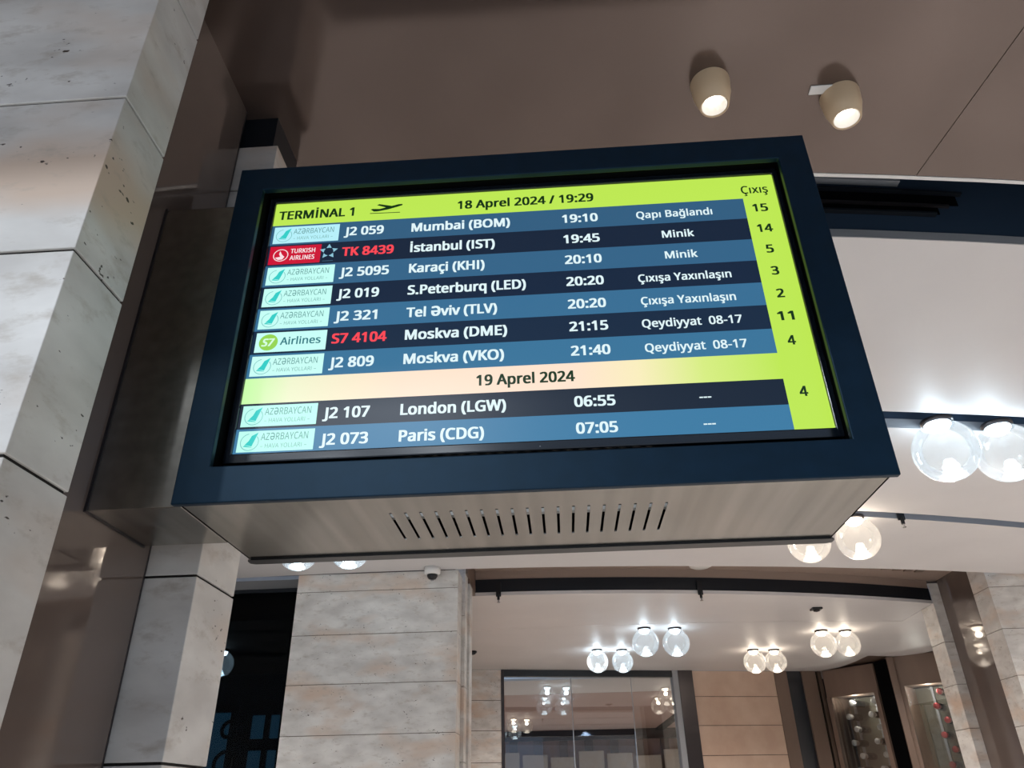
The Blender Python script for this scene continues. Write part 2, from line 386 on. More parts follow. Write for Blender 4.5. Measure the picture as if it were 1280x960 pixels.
# right side of the portal: pillar, bronze panel, pier
p3 = thing('stone_pillar', 'travertine pillar at the right edge, beside the bronze panel', 'pillar', (4.2, 5.7, 0))
zw3 = [0, .3, .63, .98, 1.33, 1.69, 2.045, 2.40, 2.76, 3.10, 3.44]
courses(p3, XP, 5.2, 5.585, 5.857, zw3, gap=.004, bev=.003, grout='grout_far')
wr = root('wall_panel_right', (3.75, 6.2, 0))
obj('bronze_panel', BX(3.742, 3.80, 5.859, 6.62, 0, 3.42), M['bronze'], wr)
p4 = thing('stone_pillar', 'slim travertine pier on the right, between the bronze panel and the wine cabinets', 'pillar', (3.8, 6.75, 0))
zw4 = [0, .3, .65, 1.02, 1.38, 1.74, 2.10, 2.47, 2.845, 3.40]
courses(p4, XP, 4.2, 6.617, 6.90, zw4, gap=.004, bev=.003, grout='grout_far')

# back wall of the shop (stone both sides of the glazed opening)
def wall_seg(parent, xa, xb, z0, z1, m, name, th=.12, yo=0, bev=.0):
    a = Vector((xa, wl(xa)+yo, 0)); b = Vector((xb, wl(xb)+yo, 0)); n = Vector((-(b-a).y, (b-a).x, 0)).normalized()*th
    return obj(name, prism(bmesh.new(), [(a.x, a.y), (b.x, b.y), (b.x+n.x, b.y+n.y), (a.x+n.x, a.y+n.y)], z0, z1), M[m], parent, bevel=bev)
zb_ = [0, .35, .71, 1.07, 1.43, 1.80, 2.065, 2.44, 2.81, ZC]
wf = root('wall_far_left', (-1.3, 9.6, 0))
xw1 = P(630, 837)[0]
for a, b in zip(zb_, zb_[1:]): wall_seg(wf, -2.6, xw1-.04, a+.004, b-.004, 'stone', 'stone_block')
wall_seg(wf, -2.59, xw1-.05, 0, ZC, 'grout_far', 'mortar_core', .1, .01)
wall_seg(wf, xw1-.04, xw1, 0, ZC, 'darkmetal', 'metal_jamb', .12, -.01)
xg2 = P(841, 836.5)[0]
gl = root('window_4', (.3, 9.9, 0))
wall_seg(gl, xw1, xg2, ZC-.085, ZC, 'black', 'head_rail', .1)
xm1, xm2 = P(711, 837)[0]+.02, P(786, 837)[0]+.02
for a, b in ((xw1, xm1), (xm1, xm2), (xm2, xg2)):
    wall_seg(gl, a+.006, b-.006, 0, ZC-.086, 'glass', 'pane', .012, .02)
for x in (xm1, xm2):
    wall_seg(gl, x-.005, x+.005, 0, ZC-.086, 'lip', 'glass_joint', .016, .018)
wf2 = root('wall_far_middle', (1.9, 10.3, 0))
x1_, x2_, x3_ = P(848, 836.5)[0], P(866, 836.5)[0], P(968, 838)[0]
wall_seg(wf2, xg2, x1_, 0, ZC, 'lip', 'grey_post', .12, -.02)
wall_seg(wf2, x1_, x2_, 0, ZC, 'darkmetal', 'metal_jamb', .12, -.03)
for a, b in zip([0, .35, .71, 1.07, 1.43, 1.80, 2.12, 2.49, 2.86, ZC], [.35, .71, 1.07, 1.43, 1.80, 2.12, 2.49, 2.86, ZC]):
    wall_seg(wf2, x2_, x3_, a+.004, b-.004, 'peach', 'stone_block')
wall_seg(wf2, x2_+.01, x3_-.01, 0, ZC, 'grout_far', 'mortar_core', .1, .01)
wf3 = root('wall_far_right', (3.4, 10.6, 0))
x4_, x5_, x6_, x7_ = P(982, 839)[0], P(1001, 839)[0], P(1018, 839)[0], P(1020, 839)[0]
wall_seg(wf3, x3_, x4_, 0, ZC, 'brownwood', 'side_board', .12, -.02)
wall_seg(wf3, x4_, x5_, 0, ZC, 'bezel', 'dark_glass_strip', .12, 0)
wall_seg(wf3, x5_, x6_, 0, ZC, 'brownwood', 'side_board', .12, -.03)
wall_seg(wf3, x6_, x7_, 0, ZC, 'inside', 'shadow_gap', .12, -.0)
obj('side_board', prism(bmesh.new(), [(x7_+.01, wl(x7_)-.03), (cs1[0]-.01, cs1[1]+.03), (cs1[0]+.02, cs1[1]+.12), (x7_+.01, wl(x7_)+.1)], 0, ZC), M['brownwood'], wf3)

# lounge behind the glass
bk = root('wall_lounge', (1, 19.5, 0))
obj('ceiling_strip', BX(-4, 6, 10.9, 12.5, 3.2, 3.23), M['pale'], bk)
obj('ceiling_strip', BX(-4, 6, 12.52, 19.4, 3.2, 3.23), M['pink'], bk)
obj('beam', BX(-4, 6, 19.4, 19.6, 2.98, 3.23), M['darkmetal'], bk)
obj('back_board', BX(-4, 6, 19.7, 19.8, 0, 3.1), M['pink'], bk)
for k in range(14):
    x = -2.6+k*.62; obj('wood_slat', BX(x, x+.2, 19.6, 19.69, 0, 3.0), M['brownwood'], bk)
for k in range(7):
    x = -1.7+k*.68
    obj('fabric_panel', BX(x, x+.6, 19.3, 19.34, .6, 2.72-.06*(k % 3)), M['curtain'], bk)
obj('diagonal_rail', prism(bmesh.new(), [P(815, 914, 3.19), P(848, 889, 3.19), P(850, 894, 3.19), P(822, 916, 3.19)], 3.15, 3.199), M['inside'], bk)

# ================================================================== WINE CABINETS
def cabinet(label, pa, pb, zf, mfoil, n, cols, groupname, blabel, posts=True):
    """pa, pb plan points of the cabinet front, zf underside of its fascia"""
    a = Vector((*pa, 0)); b = Vector((*pb, 0)); L = (b-a).length; u = (b-a)/L; nrm = Vector((u.y, -u.x, 0))   # nrm: outward, towards the room
    t = thing('wine_cabinet', label, 'cabinet', (a.x, a.y, 0))
    def lb(u0, u1, d0, d1, z0, z1):
        q = [a+u*u0+nrm*d0, a+u*u1+nrm*d0, a+u*u1+nrm*d1, a+u*u0+nrm*d1]
        return prism(bmesh.new(), [(v.x, v.y) for v in q], z0, z1)
    obj('fascia', lb(0, L, -.3, 0, zf, ZC), M['brownwood'], t)
    obj('back_board', lb(0, L, -.5, -.45, .3, zf), M['cab_back'], t)
    lt = bpy.data.lights.new('cabinet_fill', 'POINT'); lt.energy = 6; lt.color = (1, .95, .85); lt.shadow_soft_size = .03  # added point light to brighten the bottles, no lamp modelled
    lo = bpy.data.objects.new('cabinet_fill', lt); COL.objects.link(lo); lo.location = a+u*L*.5-nrm*.06+Vector((0, 0, zf-.05))
    for s in (0, L-.06): obj('post', lb(s, s+.06, -.45, .015, 0, zf), M['brownwood'], t)
    obj('plinth', lb(0, L, -.45, 0, 0, .3), M['brownwood'], t)
    obj('glass_door', lb(.06, L-.06, -.012, -.004, .3, zf), M['glass'], t)
    for c in cols:
        obj('rail', lb(L*c-.14, L*c-.11, -.42, -.39, .3, zf), M['lip'], t)
    first = None
    for ci, c in enumerate(cols):
        for k in range(n):
            z = zf-.10-k*.165
            off = (.05 if k % 2 == 0 else -.03)
            p = a + u*(L*c+off) - nrm*.258; p.z = z
            bt = thing('wine_bottle', blabel(ci, k), 'bottle', p, groupname)
            ang = math.atan2(nrm.y, nrm.x); bt.rotation_euler = (0, 0, ang)
            if first is None or first[2] != mfoil:
                bb = lathe(bmesh.new(), [(0, -.07), (.034, -.07), (.037, -.06), (.037, .09), (.03, .12), (.0165, .15)], n=14, axis='X')
                ff = lathe(bmesh.new(), [(.0165, .15), (.0175, .151), (.0175, .215), (.02, .218), (.02, .232), (.017, .236), (0, .236)], n=14, axis='X')
                if mfoil == 'whitefoil' or True:
                    for bmx in (bb, ff):
                        q_ = 1.2 if bmx is bb else 1.9
                        for v in bmx.verts: v.co.y *= q_; v.co.z *= q_
                ob = obj('bottle_body', bb, M['bottle'], None, smooth=True); of = obj('foil_cap', ff, M[mfoil], None, smooth=True)
                ob.parent = bt; of.parent = bt; first = (ob, of, mfoil)
            else:
                for s in first[:2]:
                    c2 = s.copy(); COL.objects.link(c2); c2.parent = bt
    return t
zfA = at(1035, 872.6, 1, cs1[1]).z
pB2 = at(1098, 864.5, 2, zfA)
ordn = ['top', 'second', 'third', 'fourth', 'fifth', 'sixth', 'seventh']
cabinet('tall brown wine cabinet with two columns of white-capped bottles', cs1, (pB2.x, pB2.y), zfA, 'whitefoil', 6, (.36, .79), 'white-capped bottles in the left wine cabinet',
        lambda c, k: f'white-capped wine bottle, {ordn[k]} from the top in the {"left" if c == 0 else "right"} column of its cabinet')
zfB = zfA
qa = at(1124, 858, 2, zfB); qb = at(1192, 851, 2, zfB)
cabinet('wine cabinet of red-capped bottles next to the slim stone pier', (qa.x, qa.y), (qb.x, qb.y), zfB, 'redfoil', 6, (.62,), 'red-capped bottles in the right wine cabinet',
        lambda c, k: f'red-capped wine bottle, {ordn[k]} from the top of its column')
wq = root('wall_cabinets', (4, 10, 0))
obj('dark_gap', prism(bmesh.new(), [(pB2.x+.01, pB2.y+.02), (qa.x-.01, qa.y+.02), (qa.x+.1, qa.y+.4), (pB2.x+.2, pB2.y+.4)], 0, ZC-.001), M['inside'], wq)
obj('filler_post', prism(bmesh.new(), [(pB2.x+.012, pB2.y-.01), (pB2.x+.10, pB2.y+.0), (pB2.x+.10, pB2.y+.04), (pB2.x+.012, pB2.y+.04)], 0, ZC-.001), M['brownwood'], wq)
obj('filler_post', prism(bmesh.new(), [(qa.x-.085, qa.y-.02), (qa.x-.012, qa.y-.04), (qa.x-.012, qa.y), (qa.x-.085, qa.y+.0)], 0, ZC-.001), M['brownwood'], wq)

# ================================================================== DEPARTURE BOARD
W2, H2, ZM = .538, .3434, 2.301
bd = thing('departure_board', 'black-framed departures screen in a steel case on a side arm, the largest object in view', 'screen', (0, 0, ZM-H2))
# front frame: a ring with a square opening, thickness 18 mm
def ring(bm, x0, x1, z0, z1, X0, X1, Z0, Z1, y0, y1):
    o = [(X0, Z0), (X1, Z0), (X1, Z1), (X0, Z1)]; i = [(x0, z0), (x1, z0), (x1, z1), (x0, z1)]
    V = {}
    for nme, ps in (('o', o), ('i', i)):
        for yy in (y0, y1): V[nme, yy] = [bm.verts.new((p[0], yy, p[1])) for p in ps]
    for k in range(4):
        j = (k+1) % 4
        bm.faces.new((V['o', y0][k], V['o', y0][j], V['i', y0][j], V['i', y0][k]))
        bm.faces.new((V['o', y1][k], V['o', y1][j], V['i', y1][j], V['i', y1][k]))
        bm.faces.new((V['o', y0][k], V['o', y0][j], V['o', y1][j], V['o', y1][k]))
        bm.faces.new((V['i', y0][k], V['i', y0][j], V['i', y1][j], V['i', y1][k]))
    return bm
obj('front_frame', ring(bmesh.new(), -.488, .483, ZM-.2835, ZM+.2885, -W2, W2, ZM-H2, ZM+H2, 0, .012), M['frame'], bd, bevel=.0018)
# steel case, inset 11 mm: sides, top, back and a slotted underside
IN = .011; zb0 = ZM-H2+.0015; zt0 = ZM+H2-.002; D = .300
obj('side_plate', BX(-W2+IN, -W2+IN+.003, .012, D, zb0, zt0), M['steel'], bd)
obj('side_plate', BX(W2-IN-.003, W2-IN, .012, D, zb0, zt0), M['steel'], bd)
obj('top_plate', BX(-W2+IN, W2-IN, .012, D, zt0-.003, zt0), M['steel'], bd)
obj('back_plate', BX(-W2+IN+.003, W2-IN-.003, D-.004, D, zb0+.002, zt0-.004), M['inside'], bd)
# slotted bottom
def slotted(bm):
    xs = [-W2+IN]; 
    for k in range(19):
        c = -.2205+k*(.4335/18); xs += [c-.0022, c+.0022]
    xs.append(W2-IN); ys = [.012, .080, .214, D-.002]
    V = [[bm.verts.new((x, y, zb0)) for y in ys] for x in xs]
    for i in range(len(xs)-1):
        for j in range(3):
            if j == 1 and i % 2 == 1: continue
            bm.faces.new((V[i][j], V[i+1][j], V[i+1][j+1], V[i][j+1]))
    ex = bmesh.ops.extrude_face_region(bm, geom=bm.faces[:])
    for v in ex['geom']:
        if isinstance(v, bmesh.types.BMVert): v.co.z += .002
    return bm
obj('slotted_underside', slotted(bmesh.new()), M['steel'], bd)
obj('inner_rail', BX(-.28, .27, .128, .140, zb0+.010, zb0+.016), M['white'], bd)
bm = bmesh.new()
prism(bm, [(-.522+.012*0, D-.012), (-.530, D-.004), (-.530, D+.010), (-.522, D+.016), (.524, D+.016), (.532, D+.010), (.532, D-.004), (.524, D-.012)], zb0-.004, zb0-.0002)
obj('rear_gasket', bm, M['dark'], bd)
# black liner between the frame opening and the monitor
obj('recess_liner', ring(bmesh.new(), -.492, .492, ZM-.2865, ZM+.305, -.520, .520, ZM-.335, ZM+.335, .014, .05), M['inside'], bd)
# monitor: body, bezel, lit screen
SY = .045
obj('monitor_body', BX(-.489, .491, SY+.004, .10, ZM-.262, ZM+.303), M['dark'], bd)
obj('monitor_bezel', ring(bmesh.new(), -.4765, .4805, ZM-.2455, ZM+.2905, -.489, .491, ZM-.262, ZM+.303, SY-.005, SY+.006), M['bezel'], bd, bevel=.002)
scr = obj('screen', BX(-.4775, .4815, SY+.001, SY+.004, ZM-.2465, ZM+.2915), emis('screen_glass', (14, 24, 38), 1), bd)

# -------- what the screen shows (flat print on the screen plane)
EMS = {}
def em(rgb):
    if rgb not in EMS: EMS[rgb] = emis('screen_colour', rgb, 1.0)
    return EMS[rgb]
def flat(name, polys, rgb, lay, m=None):
    """filled polygons in screen coordinates (u right, v up from the centre)"""
    bm = bmesh.new(); y = SY-.0001*lay
    for ps in polys:
        vs = [bm.verts.new((p[0], y, ZM+p[1])) for p in ps]; bm.faces.new(vs)
    o = obj(name, bm, m or em(rgb), scr); return o
def rect(u0, u1, v0, v1): return [(u0, v0), (u1, v0), (u1, v1), (u0, v1)]
# letter outlines: char, advance, then contours (thousandths of the em)
GLYPHS = """( 241|33 263,54 389,67 429,83 468,125 540,150 573,217 573,182 521,154 465,132 407,116 346,107 284,103 221,109 139,116 98,126 58,154 -20,172 -57,192 -92,216 -127,150 -127,125 -94,103 -60,83 -24,67 14,54 53,33 177
) 241|209 220,203 135,196 94,186 53,158 -24,139 -60,91 -127,25 -127,69 -57,87 -20,102 19,124 98,136 179,136 263,124 346,102 426,87 465,69 503,48 539,24 573,91 573,116 540,139 504,158 468,186 389,196 348,203 306
- 258|32 184,32 246,226 246,226 184
. 215|59 61,64 75,72 85,82 92,94 96,120 96,132 92,142 85,151 75,156 61,156 26,151 12,132 -6,120 -10,94 -10,82 -6,72 2,64 12,59 26
/ 298|290 573,77 0,8 0,221 573
0 459|419 287,415 201,409 163,401 128,390 97,376 70,359 47,339 27,316 12,290 1,261 -6,229 -8,188 -4,153 8,122 27,97 54,76 88,60 129,48 176,42 229,39 287,41 346,48 399,58 446,73 486,93 520,119 547,149 566,186 578,229 581,269 578,304 566,335 547,361 520,382 486,399 446,410 399,417 346|111 238,115 194,121 156,131 125,143 98,159 78,178 64,202 55,229 52,256 55,279 64,298 78,314 98,326 124,336 156,343 194,347 238,347 336,343 380,336 417,326 449,314 475,298 495,279 510,256 518,229 521,202 518,178 510,159 495,143 475,131 449,121 417,115 380,111 336
1 459|285 0,216 0,219 499,108 405,71 452,226 573,285 573
2 459|417 0,38 0,38 59,280 309,295 331,315 376,320 399,322 424,318 453,309 477,294 496,273 510,249 518,221 520,194 519,169 514,147 506,104 482,83 466,45 513,60 526,94 548,221 581,255 579,285 572,313 562,336 548,356 531,372 510,384 485,391 458,394 428,392 399,386 371,375 344,361 318,344 292,128 67,417 64
3 459|395 439,394 414,389 392,381 372,370 355,356 339,340 326,300 307,277 302,277 298,319 290,353 276,379 255,398 229,409 198,413 163,410 131,403 101,390 74,371 50,348 30,318 14,283 2,241 -6,193 -8,36 23,36 89,114 61,168 52,194 51,241 55,278 65,305 81,324 104,335 132,339 164,337 187,331 206,320 223,306 236,288 247,265 255,240 261,123 265,123 326,209 327,236 332,259 339,278 350,294 362,307 377,316 394,321 413,323 434,320 460,311 481,295 498,274 511,249 519,147 511,75 473,39 521,61 537,115 563,147 573,181 579,218 581,273 576,317 563,352 540,376 511,390 477
4 459|443 130,359 130,359 0,291 0,291 130,17 130,17 190,286 576,359 576,359 193,443 193|295 500,287 490,86 193,291 193
5 459|258 349,292 342,322 331,349 316,371 297,389 274,402 247,410 217,413 183,410 145,402 111,387 81,368 54,343 32,314 15,280 2,242 -5,199 -8,91 6,51 23,51 90,71 79,121 62,174 53,200 52,252 58,274 65,293 76,310 89,323 106,333 126,339 149,341 176,337 210,325 239,306 262,279 279,243 289,197 292,99 280,64 302,86 573,373 573,373 508,146 508,132 342
6 459|44 245,64 404,87 461,121 510,143 530,168 548,196 562,228 572,265 578,306 581,377 573,377 513,273 521,242 515,216 504,193 491,173 474,158 454,134 407,115 291,119 291,194 350,213 355,255 358,287 356,316 349,342 338,365 322,384 303,400 279,412 251,419 220,421 184,419 147,411 112,399 82,382 55,361 33,336 15,307 2,275 -5,239 -8,212 -6,187 -1,163 7,140 19,119 35,101 54,84 76,70 103,59 133,51 166,46 204|238 51,270 55,297 66,320 84,337 109,348 143,351 184,348 218,339 247,324 271,302 289,274 300,241 303,217 301,195 296,175 287,157 276,143 263,131 248,122 232,117 215,115 198,129 129,146 99,170 74,185 64,201 57
7 459|109 0,344 508,35 508,35 573,419 573,419 518,187 0
8 459|229 581,261 579,291 574,318 565,341 553,362 538,378 519,390 497,398 472,400 443,399 421,394 401,385 383,329 325,291 303,389 234,401 216,411 196,417 173,419 148,416 118,408 90,395 65,378 44,356 26,330 11,300 1,267 -6,231 -8,192 -6,157 0,126 10,100 24,78 42,61 63,49 87,42 115,39 146,41 171,47 194,56 214,82 249,99 264,158 299,93 350,71 383,64 401,59 422,58 444,60 472,68 497,80 518,97 537,117 552,141 565,168 573,197 579|108 145,112 119,121 96,138 76,161 60,192 51,229 48,265 51,295 60,319 76,336 96,346 120,350 148,348 166,343 182,335 197,324 211,217 270,174 249,142 225,130 212,114 182|228 524,200 521,176 514,155 502,139 486,130 466,127 441,128 422,133 406,141 391,164 367,232 330,296 367,325 406,329 423,330 441,327 466,318 486,302 502,282 514,257 521
9 459|417 328,405 199,397 168,387 139,374 112,358 86,340 63,318 42,293 25,265 11,232 0,195 -6,82 0,82 60,188 52,218 58,245 68,268 82,287 99,303 118,327 165,346 281,341 281,266 223,204 214,173 216,144 223,118 235,95 250,76 270,61 294,49 321,42 352,40 387,43 426,50 460,63 491,80 517,101 540,127 557,156 570,188 578,223 581,250 579,275 574,299 565,322 553,342 537,361 518,377 495,391 469,402 439,410 406,415 369|223 521,192 518,165 507,142 488,124 463,113 429,110 388,113 354,122 325,137 301,158 284,186 273,220 269,244 271,266 276,286 285,304 296,330 325,339 341,344 358,346 374,315 474,291 499,260 516,242 520
: 215|59 61,64 75,72 85,82 92,94 96,120 96,132 92,142 85,151 75,156 61,156 26,151 12,132 -6,120 -10,94 -10,82 -6,72 2,64 12,59 26|59 405,64 419,72 429,82 436,94 440,120 440,132 436,142 429,151 419,156 405,156 369,151 355,142 345,132 338,120 333,94 333,82 338,72 345,64 355,59 369
A 512|437 0,368 177,141 177,73 0,0 0,224 575,289 575,512 0|255 500,165 241,346 241
B 521|241 573,307 569,361 558,404 541,434 515,453 478,459 431,453 389,437 354,424 340,392 317,372 309,350 304,350 300,395 288,415 279,433 267,448 253,461 236,470 215,476 191,478 163,475 130,467 100,454 74,436 52,413 33,385 19,354 8,318 2,279 0,78 0,78 573|256 329,300 331,334 339,357 352,372 371,381 394,384 423,380 451,369 474,351 490,324 502,289 509,245 511,150 511,150 329|150 269,150 61,265 61,311 64,346 74,371 91,388 112,398 138,401 168,399 188,395 205,388 221,377 235,362 247,344 256,321 263,293 267,260 269
C 507|294 516,266 510,241 502,217 490,196 474,178 456,162 434,149 410,139 383,131 353,125 286,128 241,135 200,147 164,164 132,186 105,213 83,244 68,281 58,322 55,460 78,460 15,369 -6,312 -8,257 -4,208 8,166 28,130 56,101 90,78 131,62 178,52 230,49 287,51 329,57 369,67 406,81 440,99 471,120 499,145 523,174 543,206 559,242 571,281 578,324 581,460 557,482 547,453 486
D 585|536 292,533 231,521 177,501 131,474 91,439 58,399 33,351 15,297 4,237 0,78 0,78 573,254 573,309 569,359 558,404 540,443 516,476 484,502 446,521 401,533 350|460 289,457 337,449 379,435 415,416 444,391 469,361 487,327 500,287 508,244 511,150 511,150 62,228 62,299 68,357 87,402 119,434 164,454 220
E 446|398 0,78 0,78 573,398 573,398 509,150 509,150 330,383 330,383 268,150 268,150 63,398 63
G 584|326 302,524 302,524 22,493 12,323 -8,267 -4,217 8,173 28,136 55,105 89,81 130,63 176,52 229,49 286,53 343,65 395,84 442,111 482,145 517,186 544,233 564,286 577,346 581,516 547,489 484,421 508,342 517,298 514,259 505,225 489,195 468,170 441,150 409,136 373,127 332,124 286,127 243,134 202,146 166,164 133,187 106,216 84,251 68,292 58,452 68,452 238,326 238
H 594|516 0,443 0,443 267,150 267,150 0,78 0,78 573,150 573,150 330,443 330,443 573,516 573
I 272|239 0,32 0,32 42,99 57,99 515,32 531,32 573,239 573,239 531,172 515,172 57,239 42
J 219|-63 -142,-63 -81,33 -81,45 -74,63 -53,69 -38,73 -19,74 573,146 573,146 9,144 -26,138 -56,128 -82,114 -104,96 -122,75 -135,52 -145,25 -150
K 496|496 0,411 0,209 273,150 222,150 0,78 0,78 573,150 573,150 290,403 573,488 573,261 323
L 420|78 0,78 573,150 573,150 64,400 64,400 0
M 727|330 0,142 502,140 490,144 0,78 0,78 573,184 573,361 103,544 573,650 573,650 0,578 0,584 501,390 0
N 609|532 0,447 0,141 476,139 462,144 0,78 0,78 573,161 573,467 99,464 573,532 573
O 626|577 287,576 244,570 204,561 166,547 132,531 101,510 73,486 49,459 29,428 13,393 1,355 -6,314 -8,271 -6,232 1,196 13,165 29,138 49,114 73,94 101,78 132,65 167,56 204,51 245,49 288,52 344,62 396,78 442,100 482,130 517,166 545,208 565,258 577,314 581,369 577,417 565,459 545,495 517,524 483,547 442,564 396,574 344|125 287,127 241,134 200,145 163,161 131,182 104,207 83,238 67,273 58,314 55,354 58,390 67,420 83,445 104,465 131,481 163,492 200,499 241,501 287,496 354,481 411,456 457,421 491,373 511,314 518,274 515,238 506,207 490,182 469,161 443,145 411,134 374,127 333
P 485|229 573,297 568,352 553,393 528,421 495,439 454,444 404,443 381,433 336,411 296,395 278,375 262,351 249,324 238,292 230,256 225,216 223,150 223,150 0,78 0,78 573|223 511,150 511,150 285,242 286,272 290,298 296,320 306,338 318,352 334,362 352,368 375,370 401,366 435,354 462,334 484,306 499,269 508
Q 626|577 287,575 242,569 200,559 160,544 124,525 92,503 64,476 40,445 21,411 6,548 -136,444 -136,334 -7,271 -6,232 1,196 13,165 29,138 49,114 73,94 101,78 132,65 167,56 204,51 245,49 288,52 344,62 396,78 442,100 482,130 517,166 545,208 565,258 577,314 581,369 577,417 565,459 545,495 517,524 483,547 442,564 396,574 344|125 287,127 241,134 200,145 163,161 131,182 104,207 83,238 67,273 58,314 55,354 58,390 67,420 83,445 104,465 131,481 163,492 200,499 241,501 287,496 354,481 411,456 457,421 491,373 511,314 518,274 515,238 506,207 490,182 469,161 443,145 411,134 374,127 333
R 499|236 573,281 571,320 565,353 555,381 540,404 522,422 500,434 474,442 444,444 410,442 381,437 356,427 334,415 315,401 298,385 285,349 264,330 257,487 0,403 0,264 237,150 237,150 0,78 0,78 573|150 510,150 298,236 298,278 301,312 310,338 325,355 347,366 374,370 407,368 430,363 450,355 467,343 480,328 491,310 500,261 509
S 440|403 153,400 121,392 92,378 66,359 44,335 26,307 11,274 1,238 -6,83 4,41 19,41 88,142 59,228 56,252 60,273 66,290 74,305 85,316 98,324 113,329 129,329 164,325 180,318 194,308 207,277 230,98 317,57 375,48 435,51 464,58 490,71 513,89 533,110 550,136 563,165 573,197 579,231 581,318 572,367 558,389 549,366 487,187 513,169 507,142 489,133 478,126 464,122 450,122 416,126 400,133 386,143 373,172 351,307 293,332 279,353 264,371 247,385 228,395 206,401 181
T 446|259 0,187 0,187 509,8 509,8 573,437 573,437 509,259 509
U 586|513 202,511 164,503 128,489 95,470 65,446 40,416 20,380 4,338 -5,290 -8,225 -2,171 18,128 50,97 93,78 144,72 204,72 573,144 573,144 201,148 158,161 122,182 93,211 72,248 59,294 55,327 57,355 63,379 73,399 88,415 105,427 126,435 149,440 174,442 202,442 573,513 573
V 481|481 573,277 0,204 0,0 573,75 573,241 80,405 573
W 746|735 573,583 0,510 0,370 488,234 0,161 0,10 573,85 573,201 87,333 573,407 573,544 87,660 573
Y 454|227 291,376 573,454 573,263 222,263 0,191 0,191 219,0 573,79 573
Z 459|427 0,30 0,30 55,332 508,40 508,40 573,419 573,419 518,118 64,427 64
a 450|231 437,279 433,318 422,347 403,368 375,381 338,385 293,385 0,334 0,320 61,234 -1,216 -5,148 -7,124 -2,103 6,84 16,68 30,55 48,45 68,39 92,37 119,43 159,59 192,87 219,127 238,179 251,243 257,316 259,316 285,313 317,306 342,293 359,275 371,253 378,227 380,183 376,106 347,84 400,126 419,204 436|252 208,204 203,167 195,141 182,124 165,113 144,110 119,112 97,120 79,132 66,148 56,167 51,188 49,223 52,253 62,279 79,299 103,311 134,315 172,315 210
b 493|135 373,139 373,153 390,169 405,189 419,213 429,240 435,272 437,322 431,365 412,401 381,428 338,444 283,449 215,447 168,439 127,427 91,410 61,390 36,365 17,337 3,306 -5,272 -8,240 -6,213 0,189 10,169 24,153 38,139 55,133 55,119 0,68 0,68 609,139 609|260 379,231 377,207 371,188 361,172 348,159 330,150 308,144 282,140 252,139 217,142 165,150 125,165 93,187 69,219 55,261 51,297 55,325 69,348 93,363 126,373 166,376 216,373 265,363 306,348 338,325 360,296 374
d 493|221 -8,171 -2,128 17,92 48,65 91,49 146,44 214,49 282,66 338,93 381,128 413,171 432,221 438,354 374,359 374,354 609,425 609,425 0,368 0,358 58,354 58,296 7,262 -4|232 51,273 55,305 67,328 88,343 117,352 154,352 263,343 304,329 336,306 360,274 375,231 379,196 374,168 359,146 334,130 300,120 260,117 213,120 165,130 125,146 93,168 69,197 55
e 452|234 438,269 435,301 427,329 414,354 396,374 373,390 346,402 315,409 281,411 201,117 201,122 157,134 119,154 90,181 69,215 56,254 52,392 82,392 20,251 -8,212 -5,176 3,143 17,114 36,90 61,70 91,56 126,47 167,44 212,47 257,55 297,68 333,86 364,108 390,134 411,164 426,198 435|233 380,202 377,175 366,154 348,137 323,125 293,119 257,338 257,333 302,326 322,318 338,306 353,292 364,276 373,256 378
i 207|139 430,139 0,68 0,68 430|115 590,133 580,140 572,144 560,144 532,140 521,133 512,115 502,93 502,83 506,75 512,68 521,64 532,64 560,68 572,83 586,93 590
k 428|135 221,142 226,326 430,409 430,235 246,421 0,336 0,187 200,138 158,138 0,68 0,68 609,138 609
l 207|139 0,68 0,68 609,139 609
m 750|540 438,584 434,621 421,649 401,669 371,681 330,685 280,685 0,615 0,615 277,613 308,606 333,594 353,577 367,555 376,528 379,490 374,460 362,438 342,423 315,414 280,411 237,411 0,342 0,341 298,332 333,325 347,315 359,289 374,253 379,227 377,204 370,185 360,170 347,158 329,150 308,144 283,140 255,139 0,68 0,68 430,125 430,136 371,140 371,160 398,186 418,266 438,298 436,325 430,349 420,369 406,386 388,398 366,402 366,418 388,438 406,461 420,486 430,512 436
n 496|275 438,322 434,361 421,391 401,413 371,426 330,431 280,431 0,361 0,361 275,358 307,351 333,338 353,319 367,295 376,265 379,222 374,189 361,166 338,151 308,142 269,139 223,139 0,68 0,68 430,125 430,136 371,140 371,175 409
o 485|442 216,436 150,428 121,417 95,404 71,388 51,369 33,348 18,324 7,299 -1,271 -6,241 -8,214 -6,188 -1,163 7,140 18,119 33,100 51,84 71,70 95,59 121,51 150,46 181,44 216,47 261,55 301,68 336,87 367,110 392,137 412,169 426,204 435,244 438,281 435,316 426,347 412,374 392,398 367,417 336,431 301,439 261|117 216,123 154,130 128,141 105,155 86,172 71,192 59,216 53,243 51,270 53,294 59,314 71,331 86,345 105,356 128,363 154,369 216,363 277,355 303,345 325,331 344,314 359,294 370,270 376,242 379,202 374,171 359,147 335,130 303,120 263
p 493|273 438,322 432,365 413,401 383,428 339,444 284,449 216,447 170,439 129,427 93,410 62,390 37,365 17,337 3,306 -5,272 -8,182 15,158 33,139 55,134 55,139 -192,68 -192,68 430,126 430,136 371,182 414,213 429|260 379,233 377,210 371,190 362,174 349,161 333,152 313,145 289,140 182,144 152,150 126,159 103,172 85,188 70,208 59,233 53,261 51,286 53,308 60,326 72,341 88,354 108,364 131,371 157,375 186,376 217,373 262,363 302,348 334,325 359,296 374
